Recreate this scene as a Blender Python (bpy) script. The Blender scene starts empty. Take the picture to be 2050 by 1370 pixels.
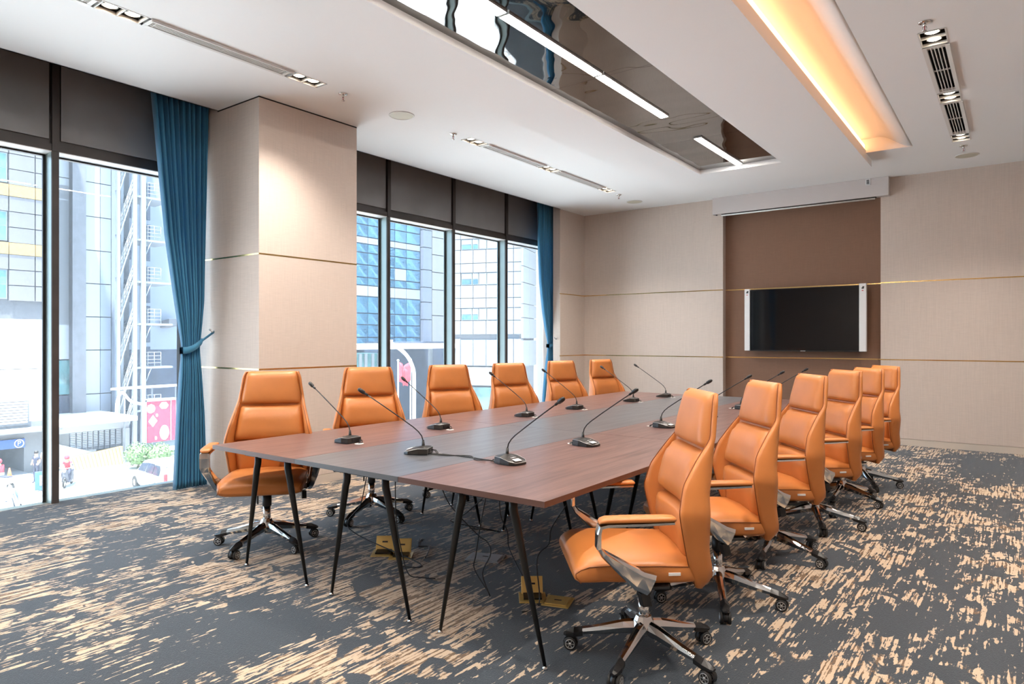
import bpy, bmesh, math, random
from math import sin, cos, pi, radians, atan, sqrt
from mathutils import Vector, Matrix, noise as mnoise
random.seed(7)
scene = bpy.context.scene
COL = scene.collection

# ------------------------------------------------------------------ camera
FPX = 1358.0                       # focal length in pixels of a 2050 x 1370 frame
YAW = atan(1010 / 1358.0)
EYE = 1.42
cam_d = bpy.data.cameras.new('camera'); cam = bpy.data.objects.new('camera', cam_d); COL.objects.link(cam)
cam.location = (0, 0, EYE); cam.rotation_euler = (pi / 2, 0, YAW)
cam_d.sensor_width = 36; cam_d.lens = 36 * FPX / 2050; cam_d.shift_y = -4.0 / 2050
cam_d.clip_start = 0.05; cam_d.clip_end = 400
scene.camera = cam
# ------------------------------------------------------------------ world, sun, exposure
w = bpy.data.worlds.new('World'); scene.world = w; w.use_nodes = True
wn = w.node_tree.nodes; bg = wn['Background']
bg.inputs[0].default_value = (0.64, 0.83, 1.0, 1); bg.inputs[1].default_value = 2.2
sd = bpy.data.lights.new('sun', 'SUN'); sd.energy = 16.0; sd.angle = radians(1.0); sd.color = (1, 0.96, 0.9)
sun = bpy.data.objects.new('sun', sd); COL.objects.link(sun)
sun.rotation_euler = Vector((0.20, -0.30, 1.25)).to_track_quat('Z', 'Y').to_euler()
vs = scene.view_settings
vs.view_transform = 'Standard'; vs.look = 'None'; vs.gamma = 1; vs.exposure = 1.05; vs.use_curve_mapping = False
LAMP = 4.2      # ceiling lamp level
scene.cycles.max_bounces = 8
scene.cycles.diffuse_bounces = 4
scene.cycles.sample_clamp_indirect = 6
scene.cycles.caustics_reflective = False
scene.cycles.caustics_refractive = False

# ------------------------------------------------------------------ placing aids
FX, FY = -sin(YAW), cos(YAW); RX, RY = cos(YAW), sin(YAW); VH = 681.0
def on_x(u, v, X):
    k = (u - 1025) / FPX; d = X / (FX + k * RX); return (X, d * (FY + k * RY), EYE + (VH - v) * d / FPX)
def on_y(u, v, Y):
    k = (u - 1025) / FPX; d = Y / (FY + k * RY); return (d * (FX + k * RX), Y, EYE + (VH - v) * d / FPX)
def on_z(u, v, z):
    d = FPX * (z - EYE) / (VH - v); s = (u - 1025) * d / FPX; return (d * FX + s * RX, d * FY + s * RY, z)

# ------------------------------------------------------------------ materials
def nodes_of(m): return m.node_tree.nodes, m.node_tree.links
def mat(name, col, rough=0.5, metal=0.0, spec=0.5, coat=0.0, sheen=0.0, bump=None, var=None, emit=None, es=0.0, coords='Object'):
    m = bpy.data.materials.new(name); m.use_nodes = True
    N, L = nodes_of(m); b = N['Principled BSDF']
    b.inputs['Base Color'].default_value = (*col, 1); b.inputs['Roughness'].default_value = rough
    b.inputs['Metallic'].default_value = metal; b.inputs['Specular IOR Level'].default_value = spec
    b.inputs['Coat Weight'].default_value = coat; b.inputs['Sheen Weight'].default_value = sheen
    if emit: b.inputs['Emission Color'].default_value = (*emit, 1); b.inputs['Emission Strength'].default_value = es
    tc = None
    if bump or var:
        tc = N.new('ShaderNodeTexCoord')
    if var:   # (scale vec, amount)
        mp = N.new('ShaderNodeMapping'); mp.inputs['Scale'].default_value = var[0]; L.new(tc.outputs[coords], mp.inputs[0])
        nz = N.new('ShaderNodeTexNoise'); nz.inputs['Scale'].default_value = 1; nz.inputs['Detail'].default_value = 5; L.new(mp.outputs[0], nz.inputs['Vector'])
        mx = N.new('ShaderNodeMix'); mx.data_type = 'RGBA'
        a = var[1]
        mx.inputs['A'].default_value = (*[c * (1 - a) for c in col], 1); mx.inputs['B'].default_value = (*[min(1, c * (1 + a)) for c in col], 1)
        rg = N.new('ShaderNodeMapRange'); rg.inputs['From Min'].default_value = 0.35; rg.inputs['From Max'].default_value = 0.65
        L.new(nz.outputs['Fac'], rg.inputs['Value']); L.new(rg.outputs[0], mx.inputs['Factor']); L.new(mx.outputs['Result'], b.inputs['Base Color'])
    if bump:  # (scale vec, strength, distance)
        mp = N.new('ShaderNodeMapping'); mp.inputs['Scale'].default_value = bump[0]; L.new(tc.outputs[coords], mp.inputs[0])
        nz = N.new('ShaderNodeTexNoise'); nz.inputs['Scale'].default_value = 1; nz.inputs['Detail'].default_value = 3; L.new(mp.outputs[0], nz.inputs['Vector'])
        bp = N.new('ShaderNodeBump'); bp.inputs['Strength'].default_value = bump[1]; bp.inputs['Distance'].default_value = bump[2]
        L.new(nz.outputs['Fac'], bp.inputs['Height']); L.new(bp.outputs[0], b.inputs['Normal'])
    return m

M = {}
M['ceiling'] = mat('ceiling_paint', (0.91, 0.92, 0.93), 0.85, spec=0.2)
def fabric_wall(name, col):
    m = bpy.data.materials.new(name); m.use_nodes = True; N, L = nodes_of(m); b = N['Principled BSDF']
    tc = N.new('ShaderNodeTexCoord')
    outs = []
    for sc in ((30, 30, 900), (700, 700, 12)):
        mp = N.new('ShaderNodeMapping'); mp.inputs['Scale'].default_value = sc; L.new(tc.outputs['Object'], mp.inputs[0])
        nz = N.new('ShaderNodeTexNoise'); nz.inputs['Scale'].default_value = 0.35; nz.inputs['Detail'].default_value = 2; L.new(mp.outputs[0], nz.inputs['Vector']); outs.append(nz.outputs['Fac'])
    ad = N.new('ShaderNodeMath'); ad.operation = 'ADD'; L.new(outs[0], ad.inputs[0]); L.new(outs[1], ad.inputs[1])
    rg = N.new('ShaderNodeMapRange'); rg.inputs['From Min'].default_value = 0.7; rg.inputs['From Max'].default_value = 1.3
    L.new(ad.outputs[0], rg.inputs['Value'])
    mx = N.new('ShaderNodeMix'); mx.data_type = 'RGBA'; mx.inputs['A'].default_value = (*[c * 0.93 for c in col], 1); mx.inputs['B'].default_value = (*[c * 1.07 for c in col], 1)
    L.new(rg.outputs[0], mx.inputs['Factor']); L.new(mx.outputs['Result'], b.inputs['Base Color'])
    bp = N.new('ShaderNodeBump'); bp.inputs['Strength'].default_value = 0.25; bp.inputs['Distance'].default_value = 0.001
    L.new(rg.outputs[0], bp.inputs['Height']); L.new(bp.outputs[0], b.inputs['Normal'])
    b.inputs['Roughness'].default_value = 0.62; b.inputs['Specular IOR Level'].default_value = 0.35
    return m
M['wall'] = fabric_wall('beige_wallcovering', (0.63, 0.54, 0.48))
M['wall_brown'] = fabric_wall('brown_wallcovering', (0.23, 0.125, 0.08))
M['base'] = mat('baseboard_paint', (0.60, 0.53, 0.46), 0.5)
M['brass'] = mat('brass', (0.80, 0.55, 0.22), 0.18, metal=1.0)
M['leather'] = mat('tan_leather', (0.56, 0.195, 0.048), 0.40, spec=0.55, bump=((180, 180, 180), 0.12, 0.0008), var=((5, 5, 5), 0.06))
M['piping'] = mat('leather_piping', (0.22, 0.06, 0.012), 0.5)
M['chrome'] = mat('chrome', (0.72, 0.71, 0.70), 0.10, metal=1.0)
M['black'] = mat('black_plastic', (0.012, 0.012, 0.013), 0.35)
M['blackmetal'] = mat('black_painted_metal', (0.010, 0.011, 0.012), 0.38, spec=0.4)
M['hubcap'] = mat('silver_hubcap', (0.6, 0.6, 0.6), 0.3, metal=0.8)
M['tag'] = mat('white_tag', (0.8, 0.8, 0.8), 0.5)
M['curtain'] = mat('teal_curtain', (0.075, 0.30, 0.50), 0.6, spec=0.25, sheen=0.3, bump=((200, 200, 200), 0.1, 0.001))
def cloth():
    m = M['curtain']; N, L = nodes_of(m); b = N['Principled BSDF']; t = N.new('ShaderNodeBsdfTranslucent'); t.inputs[0].default_value = (0.08, 0.36, 0.60, 1)
    x = N.new('ShaderNodeMixShader'); x.inputs[0].default_value = 0.3; L.new(b.outputs[0], x.inputs[1]); L.new(t.outputs[0], x.inputs[2]); L.new(x.outputs[0], N['Material Output'].inputs[0])
cloth()
M['whiteplastic'] = mat('white_plastic', (0.75, 0.74, 0.72), 0.4)
M['cream'] = mat('cream_speaker_mesh', (0.60, 0.58, 0.48), 0.6)
M['screenbox'] = mat('screen_housing', (0.66, 0.61, 0.60), 0.4)
M['spandrel'] = mat('grey_spandrel', (0.240, 0.240, 0.248), 0.42, spec=0.5, var=((1.5, 1.5, 1.5), 0.12))
M['winframe'] = mat('window_frame_brown', (0.050, 0.042, 0.040), 0.4, spec=0.5, var=((4, 4, 4), 0.15))
M['alu'] = mat('window_frame_aluminium', (0.35, 0.43, 0.42), 0.35, metal=0.3)
M['whiteframe'] = mat('window_head_white', (0.88, 0.88, 0.88), 0.5)
M['gasket'] = mat('window_gasket', (0.01, 0.01, 0.01), 0.5)
M['dark'] = mat('dark_void', (0.006, 0.006, 0.007), 0.8)
M['lampwell'] = mat('lamp_well_black', (0.012, 0.010, 0.009), 0.3)
M['tv'] = mat('tv_screen', (0.006, 0.006, 0.007), 0.05, spec=0.5)
M['gold'] = mat('gold_plate', (0.85, 0.60, 0.20), 0.35, metal=0.45)
M['silver'] = mat('silver_plate', (0.50, 0.52, 0.55), 0.35, metal=0.5)
M['ink'] = mat('dark_print', (0.03, 0.03, 0.03), 0.5)
M['red'] = mat('red_print', (0.5, 0.03, 0.04), 0.5)
M['micbase'] = mat('mic_base_plastic', (0.028, 0.024, 0.021), 0.30, spec=0.5)
M['micside'] = mat('mic_side_silver', (0.25, 0.25, 0.26), 0.3, metal=0.6)
def emis(name, col, s):
    m = bpy.data.materials.new(name); m.use_nodes = True; N, L = nodes_of(m); N.remove(N['Principled BSDF'])
    e = N.new('ShaderNodeEmission'); e.inputs[0].default_value = (*col, 1); e.inputs[1].default_value = s
    L.new(e.outputs[0], N['Material Output'].inputs[0]); return m
M['lamp'] = emis('lamp_glow', (1.0, 0.80, 0.58), 3 * LAMP)
M['led'] = emis('led_strip_glow', (1.0, 0.91, 0.82), 11 * LAMP)
M['cove'] = emis('cove_led_glow', (1.0, 0.44, 0.17), 3.4)

def wood(name, c1, c2, rough):
    m = bpy.data.materials.new(name); m.use_nodes = True; N, L = nodes_of(m); b = N['Principled BSDF']
    tc = N.new('ShaderNodeTexCoord')
    mp = N.new('ShaderNodeMapping'); mp.inputs['Scale'].default_value = (38, 1.6, 38); L.new(tc.outputs['Object'], mp.inputs[0])
    n1 = N.new('ShaderNodeTexNoise'); n1.inputs['Scale'].default_value = 1; n1.inputs['Detail'].default_value = 6; n1.inputs['Roughness'].default_value = 0.65; n1.inputs['Distortion'].default_value = 0.6
    L.new(mp.outputs[0], n1.inputs['Vector'])
    cr = N.new('ShaderNodeValToRGB'); cr.color_ramp.elements[0].position = 0.36; cr.color_ramp.elements[0].color = (*c1, 1)
    cr.color_ramp.elements[1].position = 0.64; cr.color_ramp.elements[1].color = (*c2, 1)
    L.new(n1.outputs['Fac'], cr.inputs[0]); L.new(cr.outputs[0], b.inputs['Base Color'])
    b.inputs['Roughness'].default_value = rough; b.inputs['Specular IOR Level'].default_value = 0.5
    mp2 = N.new('ShaderNodeMapping'); mp2.inputs['Scale'].default_value = (300, 30, 300); L.new(tc.outputs['Object'], mp2.inputs[0])
    n2 = N.new('ShaderNodeTexNoise'); n2.inputs['Scale'].default_value = 1; L.new(mp2.outputs[0], n2.inputs['Vector'])
    bp = N.new('ShaderNodeBump'); bp.inputs['Strength'].default_value = 0.12; bp.inputs['Distance'].default_value = 0.001
    L.new(n2.outputs['Fac'], bp.inputs['Height']); L.new(bp.outputs[0], b.inputs['Normal'])
    return m
M['wood'] = wood('walnut_laminate', (0.11, 0.062, 0.056), (0.225, 0.130, 0.113), 0.33)
M['wood_edge'] = mat('walnut_edge_band', (0.11, 0.052, 0.038), 0.4)
M['slate_edge'] = mat('slate_edge_band', (0.10, 0.105, 0.115), 0.35)
M['slate'] = wood('slate_laminate', (0.090, 0.092, 0.100), (0.155, 0.157, 0.172), 0.32)

def carpet():
    m = bpy.data.materials.new('patterned_carpet'); m.use_nodes = True; N, L = nodes_of(m); b = N['Principled BSDF']
    tc = N.new('ShaderNodeTexCoord')
    def nz(scale, detail=2, rough=0.5, dist=0.0, off=(0, 0, 0)):
        mp = N.new('ShaderNodeMapping'); mp.inputs['Scale'].default_value = scale; mp.inputs['Location'].default_value = off
        L.new(tc.outputs['Object'], mp.inputs[0]); n = N.new('ShaderNodeTexNoise'); n.inputs['Scale'].default_value = 1
        n.inputs['Detail'].default_value = detail; n.inputs['Roughness'].default_value = rough; n.inputs['Distortion'].default_value = dist
        L.new(mp.outputs[0], n.inputs['Vector']); return n.outputs['Fac']
    def math(op, a, bb):
        n = N.new('ShaderNodeMath'); n.operation = op
        for i, x in enumerate((a, bb)):
            if isinstance(x, (int, float)): n.inputs[i].default_value = x
            else: L.new(x, n.inputs[i])
        return n.outputs[0]
    def step(a, lo, hi):
        n = N.new('ShaderNodeMapRange'); n.inputs['From Min'].default_value = lo; n.inputs['From Max'].default_value = hi; L.new(a, n.inputs['Value']); return n.outputs[0]
    A = nz((0.85, 0.6, 1), 2, 0.5, 0.3)
    B = nz((4.0, 2.4, 1), 3, 0.6, 0.5, (3, 8, 0))
    C = nz((24, 9, 1), 4, 0.65, 0.3, (9, 1, 0))
    D = nz((66, 3.2, 1), 2, 0.5, 0.12, (1, 5, 0))
    E = nz((120, 30, 1), 2, 0.6, 0, (7, 2, 0))
    field = math('ADD', math('ADD', math('MULTIPLY', A, 1.1), math('MULTIPLY', B, 1.0)), math('ADD', math('MULTIPLY', C, 1.25), math('MULTIPLY', D, 0.85)))
    patch = step(field, 2.145, 2.175)
    rib = step(math('ADD', math('ADD', D, math('MULTIPLY', E, 0.30)), math('MULTIPLY', C, 0.35)), 0.80, 0.83)
    blot = step(math('ADD', nz((5, 4.0, 1), 3, 0.55, 0.9, (20, 4, 0)), math('MULTIPLY', E, 0.08)), 0.61, 0.63)
    patch2 = math('MULTIPLY', patch, math('SUBTRACT', 1.0, blot))
    base = N.new('ShaderNodeMix'); base.data_type = 'RGBA'; base.inputs['A'].default_value = (0.028, 0.037, 0.048, 1); base.inputs['B'].default_value = (0.053, 0.067, 0.083, 1)
    L.new(nz((70, 70, 1), 2), base.inputs['Factor'])
    ins = N.new('ShaderNodeMix'); ins.data_type = 'RGBA'; ins.inputs['A'].default_value = (0.17, 0.105, 0.06, 1); ins.inputs['B'].default_value = (0.57, 0.44, 0.315, 1)
    L.new(rib, ins.inputs['Factor'])
    mx = N.new('ShaderNodeMix'); mx.data_type = 'RGBA'; L.new(patch2, mx.inputs['Factor']); L.new(base.outputs['Result'], mx.inputs['A']); L.new(ins.outputs['Result'], mx.inputs['B'])
    L.new(mx.outputs['Result'], b.inputs['Base Color'])
    b.inputs['Roughness'].default_value = 0.9; b.inputs['Specular IOR Level'].default_value = 0.25; b.inputs['Sheen Weight'].default_value = 0.35; b.inputs['Sheen Roughness'].default_value = 0.4
    bp = N.new('ShaderNodeBump'); bp.inputs['Strength'].default_value = 0.6; bp.inputs['Distance'].default_value = 0.004
    L.new(math('ADD', nz((160, 160, 160), 2), math('MULTIPLY', patch2, 0.4)), bp.inputs['Height']); L.new(bp.outputs[0], b.inputs['Normal'])
    return m
M['carpet'] = carpet()

def glass(name, dust, tint=(0.93, 0.97, 1.0), refl=0.06):
    m = bpy.data.materials.new(name); m.use_nodes = True; N, L = nodes_of(m); N.remove(N['Principled BSDF'])
    t = N.new('ShaderNodeBsdfTransparent'); t.inputs[0].default_value = (*tint, 1)
    g = N.new('ShaderNodeBsdfGlossy'); g.inputs['Roughness'].default_value = 0.0
    m1 = N.new('ShaderNodeMixShader'); lw = N.new('ShaderNodeFresnel'); lw.inputs[0].default_value = 1.2
    L.new(lw.outputs[0], m1.inputs[0]); L.new(t.outputs[0], m1.inputs[1]); L.new(g.outputs[0], m1.inputs[2])
    out = m1
    if dust:
        tr = N.new('ShaderNodeBsdfTranslucent'); tr.inputs[0].default_value = (0.9, 0.95, 1, 1)
        tc = N.new('ShaderNodeTexCoord'); nz = N.new('ShaderNodeTexNoise'); nz.inputs['Scale'].default_value = 60; nz.inputs['Detail'].default_value = 4
        L.new(tc.outputs['Object'], nz.inputs['Vector'])
        mr = N.new('ShaderNodeMapRange'); mr.inputs['From Min'].default_value = 0.4; mr.inputs['From Max'].default_value = 0.75; mr.inputs['To Min'].default_value = dust * 0.7; mr.inputs['To Max'].default_value = dust * 1.9
        L.new(nz.outputs['Fac'], mr.inputs['Value'])
        m2 = N.new('ShaderNodeMixShader'); L.new(mr.outputs[0], m2.inputs[0]); L.new(m1.outputs[0], m2.inputs[1]); L.new(tr.outputs[0], m2.inputs[2]); out = m2
    L.new(out.outputs[0], N['Material Output'].inputs[0]); return m
M['glass'] = glass('dusty_window_glass', 0.028)

def mirror():
    m = bpy.data.materials.new('tinted_ceiling_mirror'); m.use_nodes = True; N, L = nodes_of(m); b = N['Principled BSDF']
    b.inputs['Base Color'].default_value = (0.22, 0.215, 0.21, 1); b.inputs['Metallic'].default_value = 1.0; b.inputs['Roughness'].default_value = 0.02
    tc = N.new('ShaderNodeTexCoord'); mp = N.new('ShaderNodeMapping'); mp.inputs['Scale'].default_value = (1.5, 2.6, 1); L.new(tc.outputs['Object'], mp.inputs[0])
    nz = N.new('ShaderNodeTexNoise'); nz.inputs['Scale'].default_value = 1; nz.inputs['Detail'].default_value = 1.0; nz.inputs['Roughness'].default_value = 0.4; L.new(mp.outputs[0], nz.inputs['Vector'])
    bp = N.new('ShaderNodeBump'); bp.inputs['Strength'].default_value = 1.0; bp.inputs['Distance'].default_value = 0.010
    L.new(nz.outputs['Fac'], bp.inputs['Height']); L.new(bp.outputs[0], b.inputs['Normal'])
    return m
M['mirror'] = mirror()
# outside
M['ground'] = mat('street_concrete', (0.50, 0.50, 0.49), 0.9, var=((0.3, 0.3, 0.3), 0.08))
M['pave'] = mat('pavement', (0.30, 0.31, 0.33), 0.9)
M['tile_g'] = mat('grey_facade_tile', (0.134, 0.130, 0.141), 0.6, var=((0.5, 0.5, 0.5), 0.05))
M['tile_w'] = mat('white_facade_panel', (0.179, 0.185, 0.198), 0.6)
M['tile_b'] = mat('pale_blue_facade', (0.120, 0.144, 0.192), 0.6)
M['tile_d'] = mat('dark_grey_stone', (0.088, 0.092, 0.112), 0.7, var=((2, 2, 2), 0.1))
M['joint2'] = mat('pale_facade_joint', (0.13, 0.14, 0.16), 0.8)
M['tile_w_lifted'] = mat('pale_wing_panel', (0.302, 0.324, 0.360), 0.6)  # lighter copy of tile_w, colour raised to offset building A's shadow
M['tile_b_lifted'] = mat('blue_grey_render', (0.200, 0.240, 0.304), 0.6)  # tile_b with brightness put into its colour, for parts shaded by building A
M['tile_d_lifted'] = mat('grey_stone_column', (0.136, 0.145, 0.170), 0.7, var=((2, 2, 2), 0.1))  # tile_d lightened likewise, colour makes up for light lost beside building A
M['joint'] = mat('facade_joint', (0.08, 0.085, 0.1), 0.8)
M['yellow'] = mat('yellow_band', (0.315, 0.210, 0.075), 0.6)
M['tealpane'] = mat('teal_window_pane', (0.072, 0.180, 0.198), 0.15, spec=0.6, var=((1, 1, 1), 0.3))
M['bluepane'] = mat('blue_curtain_wall_glass', (0.060, 0.150, 0.240), 0.06, metal=0.35, bump=((0.9, 0.9, 0.9), 0.5, 0.3), var=((0.35, 0.35, 0.25), 0.35))
M['navy'] = mat('navy_cladding', (0.041, 0.059, 0.099), 0.6, var=((1.5, 1.5, 1.5), 0.15))
M['steelw'] = mat('pale_painted_steel', (0.204, 0.233, 0.269), 0.5)
M['white'] = mat('white_paint', (0.80, 0.80, 0.80), 0.6)
M['louver'] = mat('louver_grey', (0.188, 0.195, 0.210), 0.5)
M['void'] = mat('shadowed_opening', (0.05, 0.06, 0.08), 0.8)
M['banner'] = mat('crimson_banner', (0.350, 0.042, 0.084), 0.7)
M['bannerart'] = mat('banner_motif_cream', (0.450, 0.420, 0.330), 0.7)
M['leaf'] = mat('leaf_green', (0.11, 0.19, 0.07), 0.6, var=((9, 9, 9), 0.55))
M['bark'] = mat('bark', (0.12, 0.08, 0.05), 0.9)
M['carpaint'] = mat('silver_car_paint', (0.62, 0.64, 0.68), 0.25, spec=0.6)
M['cardark'] = mat('dark_car_glass', (0.04, 0.05, 0.07), 0.1)
M['tyre'] = mat('tyre_rubber', (0.02, 0.02, 0.02), 0.7)
M['signblue'] = mat('sign_blue', (0.04, 0.11, 0.38), 0.5)
M['skin'] = mat('skin', (0.45, 0.27, 0.18), 0.6)
M['shirt_r'] = mat('red_shirt', (0.60, 0.04, 0.06), 0.8)
M['shirt_w'] = mat('white_shirt', (0.7, 0.7, 0.7), 0.8)
M['trouser'] = mat('dark_trousers', (0.03, 0.035, 0.06), 0.8)
M['hair'] = mat('black_hair', (0.015, 0.012, 0.012), 0.5)
M['orange'] = mat('cone_orange', (0.7, 0.18, 0.05), 0.6)

# ------------------------------------------------------------------ mesh helper
class MB:
    def __init__(s): s.bm = bmesh.new(); s.mats = []
    def mi(s, m):
        if m is None: return 0
        if isinstance(m, str): m = M[m]
        if m not in s.mats: s.mats.append(m)
        return s.mats.index(m)
    def face(s, vs, m=None, smooth=False):
        try: f = s.bm.faces.new(vs)
        except ValueError: return None
        f.material_index = s.mi(m); f.smooth = smooth; return f
    def box(s, x0, x1, y0, y1, z0, z1, m=None, T=None, bev=0.0):
        v = [s.bm.verts.new(p) for p in [(x0, y0, z0), (x1, y0, z0), (x1, y1, z0), (x0, y1, z0), (x0, y0, z1), (x1, y0, z1), (x1, y1, z1), (x0, y1, z1)]]
        fs = [s.face([v[i] for i in q], m) for q in [(0, 3, 2, 1), (4, 5, 6, 7), (0, 1, 5, 4), (1, 2, 6, 5), (2, 3, 7, 6), (3, 0, 4, 7)]]
        if bev:
            es = list({e for f in fs if f for e in f.edges}); mi = fs[0].material_index
            r = bmesh.ops.bevel(s.bm, geom=es, offset=bev, segments=2, profile=0.6, affect='EDGES')
            for f in r['faces']: f.material_index = mi; f.smooth = True
            v = list({vv for f in r['faces'] for vv in f.verts} | {vv for vv in v if vv.is_valid})
        if T: 
            for a in v: a.co = T @ a.co
        return s
    def obox(s, c, ax, ay, az, m=None, bev=0.0):
        """box centred at c with half-axis vectors"""
        c, ax, ay, az = map(Vector, (c, ax, ay, az))
        T = Matrix(((ax.x, ay.x, az.x, c.x), (ax.y, ay.y, az.y, c.y), (ax.z, ay.z, az.z, c.z), (0, 0, 0, 1)))
        if bev:
            lx, ly, lz = ax.length, ay.length, az.length
            T = T @ Matrix.Diagonal((1 / lx, 1 / ly, 1 / lz, 1))
            return s.box(-lx, lx, -ly, ly, -lz, lz, m, T, bev)
        return s.box(-1, 1, -1, 1, -1, 1, m, T)
    def loft(s, rings, m=None, smooth=True, caps=True, closed=True):
        R = [[s.bm.verts.new(p) for p in r] for r in rings]; n = len(R[0])
        for a, b in zip(R, R[1:]):
            for i in range(n if closed else n - 1):
                j = (i + 1) % n; s.face([a[i], a[j], b[j], b[i]], m, smooth)
        if caps and closed:
            s.face(R[0][::-1], m, False); s.face(R[-1], m, False)
        return s
    def tube(s, pts, r, m=None, n=8, caps=True):
        pts = [Vector(p) for p in pts]; rr = r if isinstance(r, (list, tuple)) else [r] * len(pts); rings = []; up = None
        for i, p in enumerate(pts):
            t = (pts[min(i + 1, len(pts) - 1)] - pts[max(i - 1, 0)]).normalized()
            if up is None: up = Vector((0, 0, 1)) if abs(t.z) < 0.9 else Vector((1, 0, 0))
            a = (up - t * up.dot(t)).normalized(); b = t.cross(a); up = a
            rings.append([p + (a * cos(2 * pi * k / n) + b * sin(2 * pi * k / n)) * rr[i] for k in range(n)])
        return s.loft(rings, m, True, caps)
    def lathe(s, prof, m=None, n=20, T=None, smooth=True, caps=True):
        T = T or Matrix.Identity(4)
        return s.loft([[T @ Vector((r * cos(2 * pi * k / n), r * sin(2 * pi * k / n), z)) for k in range(n)] for r, z in prof], m, smooth, caps)
    def ball(s, c, r, m=None, sub=2, sc=(1, 1, 1)):
        T = Matrix.Translation(c) @ Matrix.Diagonal((*sc, 1)); a = set(s.bm.faces)
        bmesh.ops.create_icosphere(s.bm, subdivisions=sub, radius=r, matrix=T)
        for f in set(s.bm.faces) - a: f.material_index = s.mi(m); f.smooth = True
        return s
    def build(s, name, m=None, parent=None, loc=None, rz=0.0, **props):
        if m is not None: s.mats = [M[m] if isinstance(m, str) else m] if not s.mats else s.mats
        bmesh.ops.recalc_face_normals(s.bm, faces=s.bm.faces)
        me = bpy.data.meshes.new(name); s.bm.to_mesh(me); s.bm.free()
        for x in s.mats: me.materials.append(x)
        return link(name, me, parent, loc, rz, **props)
def link(name, me, parent=None, loc=None, rz=0.0, **props):
    o = bpy.data.objects.new(name, me); COL.objects.link(o)
    if parent is not None: o.parent = parent
    if loc is not None: o.location = loc
    o.rotation_euler = (0, 0, rz)
    for k, v in props.items(): o[k] = v
    return o
def thing(name, label, cat, loc=(0, 0, 0), rz=0.0, group=None):
    o = bpy.data.objects.new(name, None); COL.objects.link(o); o.location = loc; o.rotation_euler = (0, 0, rz); o.empty_display_size = 0.1
    o['label'] = label; o['category'] = cat
    if group: o['group'] = group
    return o
def copy_tree(o, parent=None):
    c = o.copy(); COL.objects.link(c)
    if parent is not None: c.parent = parent
    for ch in o.children: copy_tree(ch, c)
    return c
def lerp_tab(tab, z):
    if z <= tab[0][0]: return tab[0][1]
    for (a, va), (b, vb) in zip(tab, tab[1:]):
        if z <= b: return va + (vb - va) * (z - a) / (b - a)
    return tab[-1][1]
STR = dict(kind='structure')

# ------------------------------------------------------------------ room shell
YB, YN, XL, XR = 10.5, -3.5, -6.2, 2.6     # back wall, wall behind the viewer, ceiling edge by the windows, right wall
HC = 3.636                                   # perimeter ceiling
HS = 3.545                                   # dropped slab
b = MB(); b.box(-6.76, XR, YN, YB + 0.2, -0.25, 0.0); b.build('floor', 'carpet', **STR)

# ceiling with slots for the lamp and vent strips
SLOT_L, SLOT_R = (-4.935, -4.785), (-0.575, -0.405)
RUNS = ((0.45, 3.76), (5.68, 9.04))
c = MB()
def cbox(x0, x1, y0, y1): c.box(x0, x1, y0, y1, HC, HC + 0.25)
cbox(XL, SLOT_L[0], YN, YB); cbox(SLOT_L[1], -3.9, YN, YB)
for sl in (SLOT_L, SLOT_R):
    y = YN
    for a, e in RUNS: cbox(sl[0], sl[1], y, a); y = e
    cbox(sl[0], sl[1], y, YB)
cbox(-3.9, -1.43, 9.3, YB); cbox(-1.43, -0.95, 8.97, YB); cbox(-0.95, SLOT_R[0], YN, YB); cbox(SLOT_R[1], XR, YN, YB)
ceil = c.build('ceiling', 'ceiling', **STR)
# cove trough: curved from the LED side up and down to the plane
rings = []
prof = []
for i in range(25):
    t = i / 24; x = -1.52 + t * (0.57); 
    k = max(0.0, (x + 1.30) / 0.35); k = min(1, k); zz = 3.80 - (0.164) * (0.5 - 0.5 * cos(pi * k))
    prof.append((x, zz))
tr = MB()
lo = prof; hi = [(p[0], 4.0) for p in prof][::-1]
tr.loft([[Vector((x, y, z)) for x, z in lo + hi] for y in (YN, 8.944)], smooth=True); tr.build('ceiling_cove', 'ceiling', ceil)
t2 = MB(); t2.box(-6.2, XR, YN, YB, HC + 0.35, HC + 0.45); t2.build('ceiling_deck', 'dark', ceil)
# dropped slab with the mirror recess
RX0, RX1, RY1 = -3.262, -2.256, 8.43
s = MB()
s.box(-3.95, RX0, YN, 9.33, HS, HC + 0.1); s.box(RX1, -1.43, YN, 9.33, HS, 3.665); s.box(RX0, RX1, RY1, 9.33, HS, HC + 0.1)
slab = s.build('ceiling_slab', 'ceiling', **STR)
mw = [YN, -0.6, 2.2, 4.95, 7.08, RY1]
for a, e in zip(mw, mw[1:]):
    p = MB(); p.box(RX0, RX1, a + 0.0015, e - 0.0015, 3.598, 3.61); p.build('mirror_panel', 'mirror', slab)
p = MB(); p.box(RX0, RX1, YN, RY1, 3.611, 3.64); p.build('recess_backing', 'dark', slab)
p = MB()   # hatch joint in the mirror
hx0, hx1, hy0, hy1 = -3.02, -2.40, 7.0, 7.95
for q in ((hx0, hx1, hy0, hy0 + .006), (hx0, hx1, hy1, hy1 + .006), (hx0, hx0 + .006, hy0, hy1), (hx1, hx1 + .006, hy0, hy1)): p.box(*q, 3.5965, 3.5985)
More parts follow.
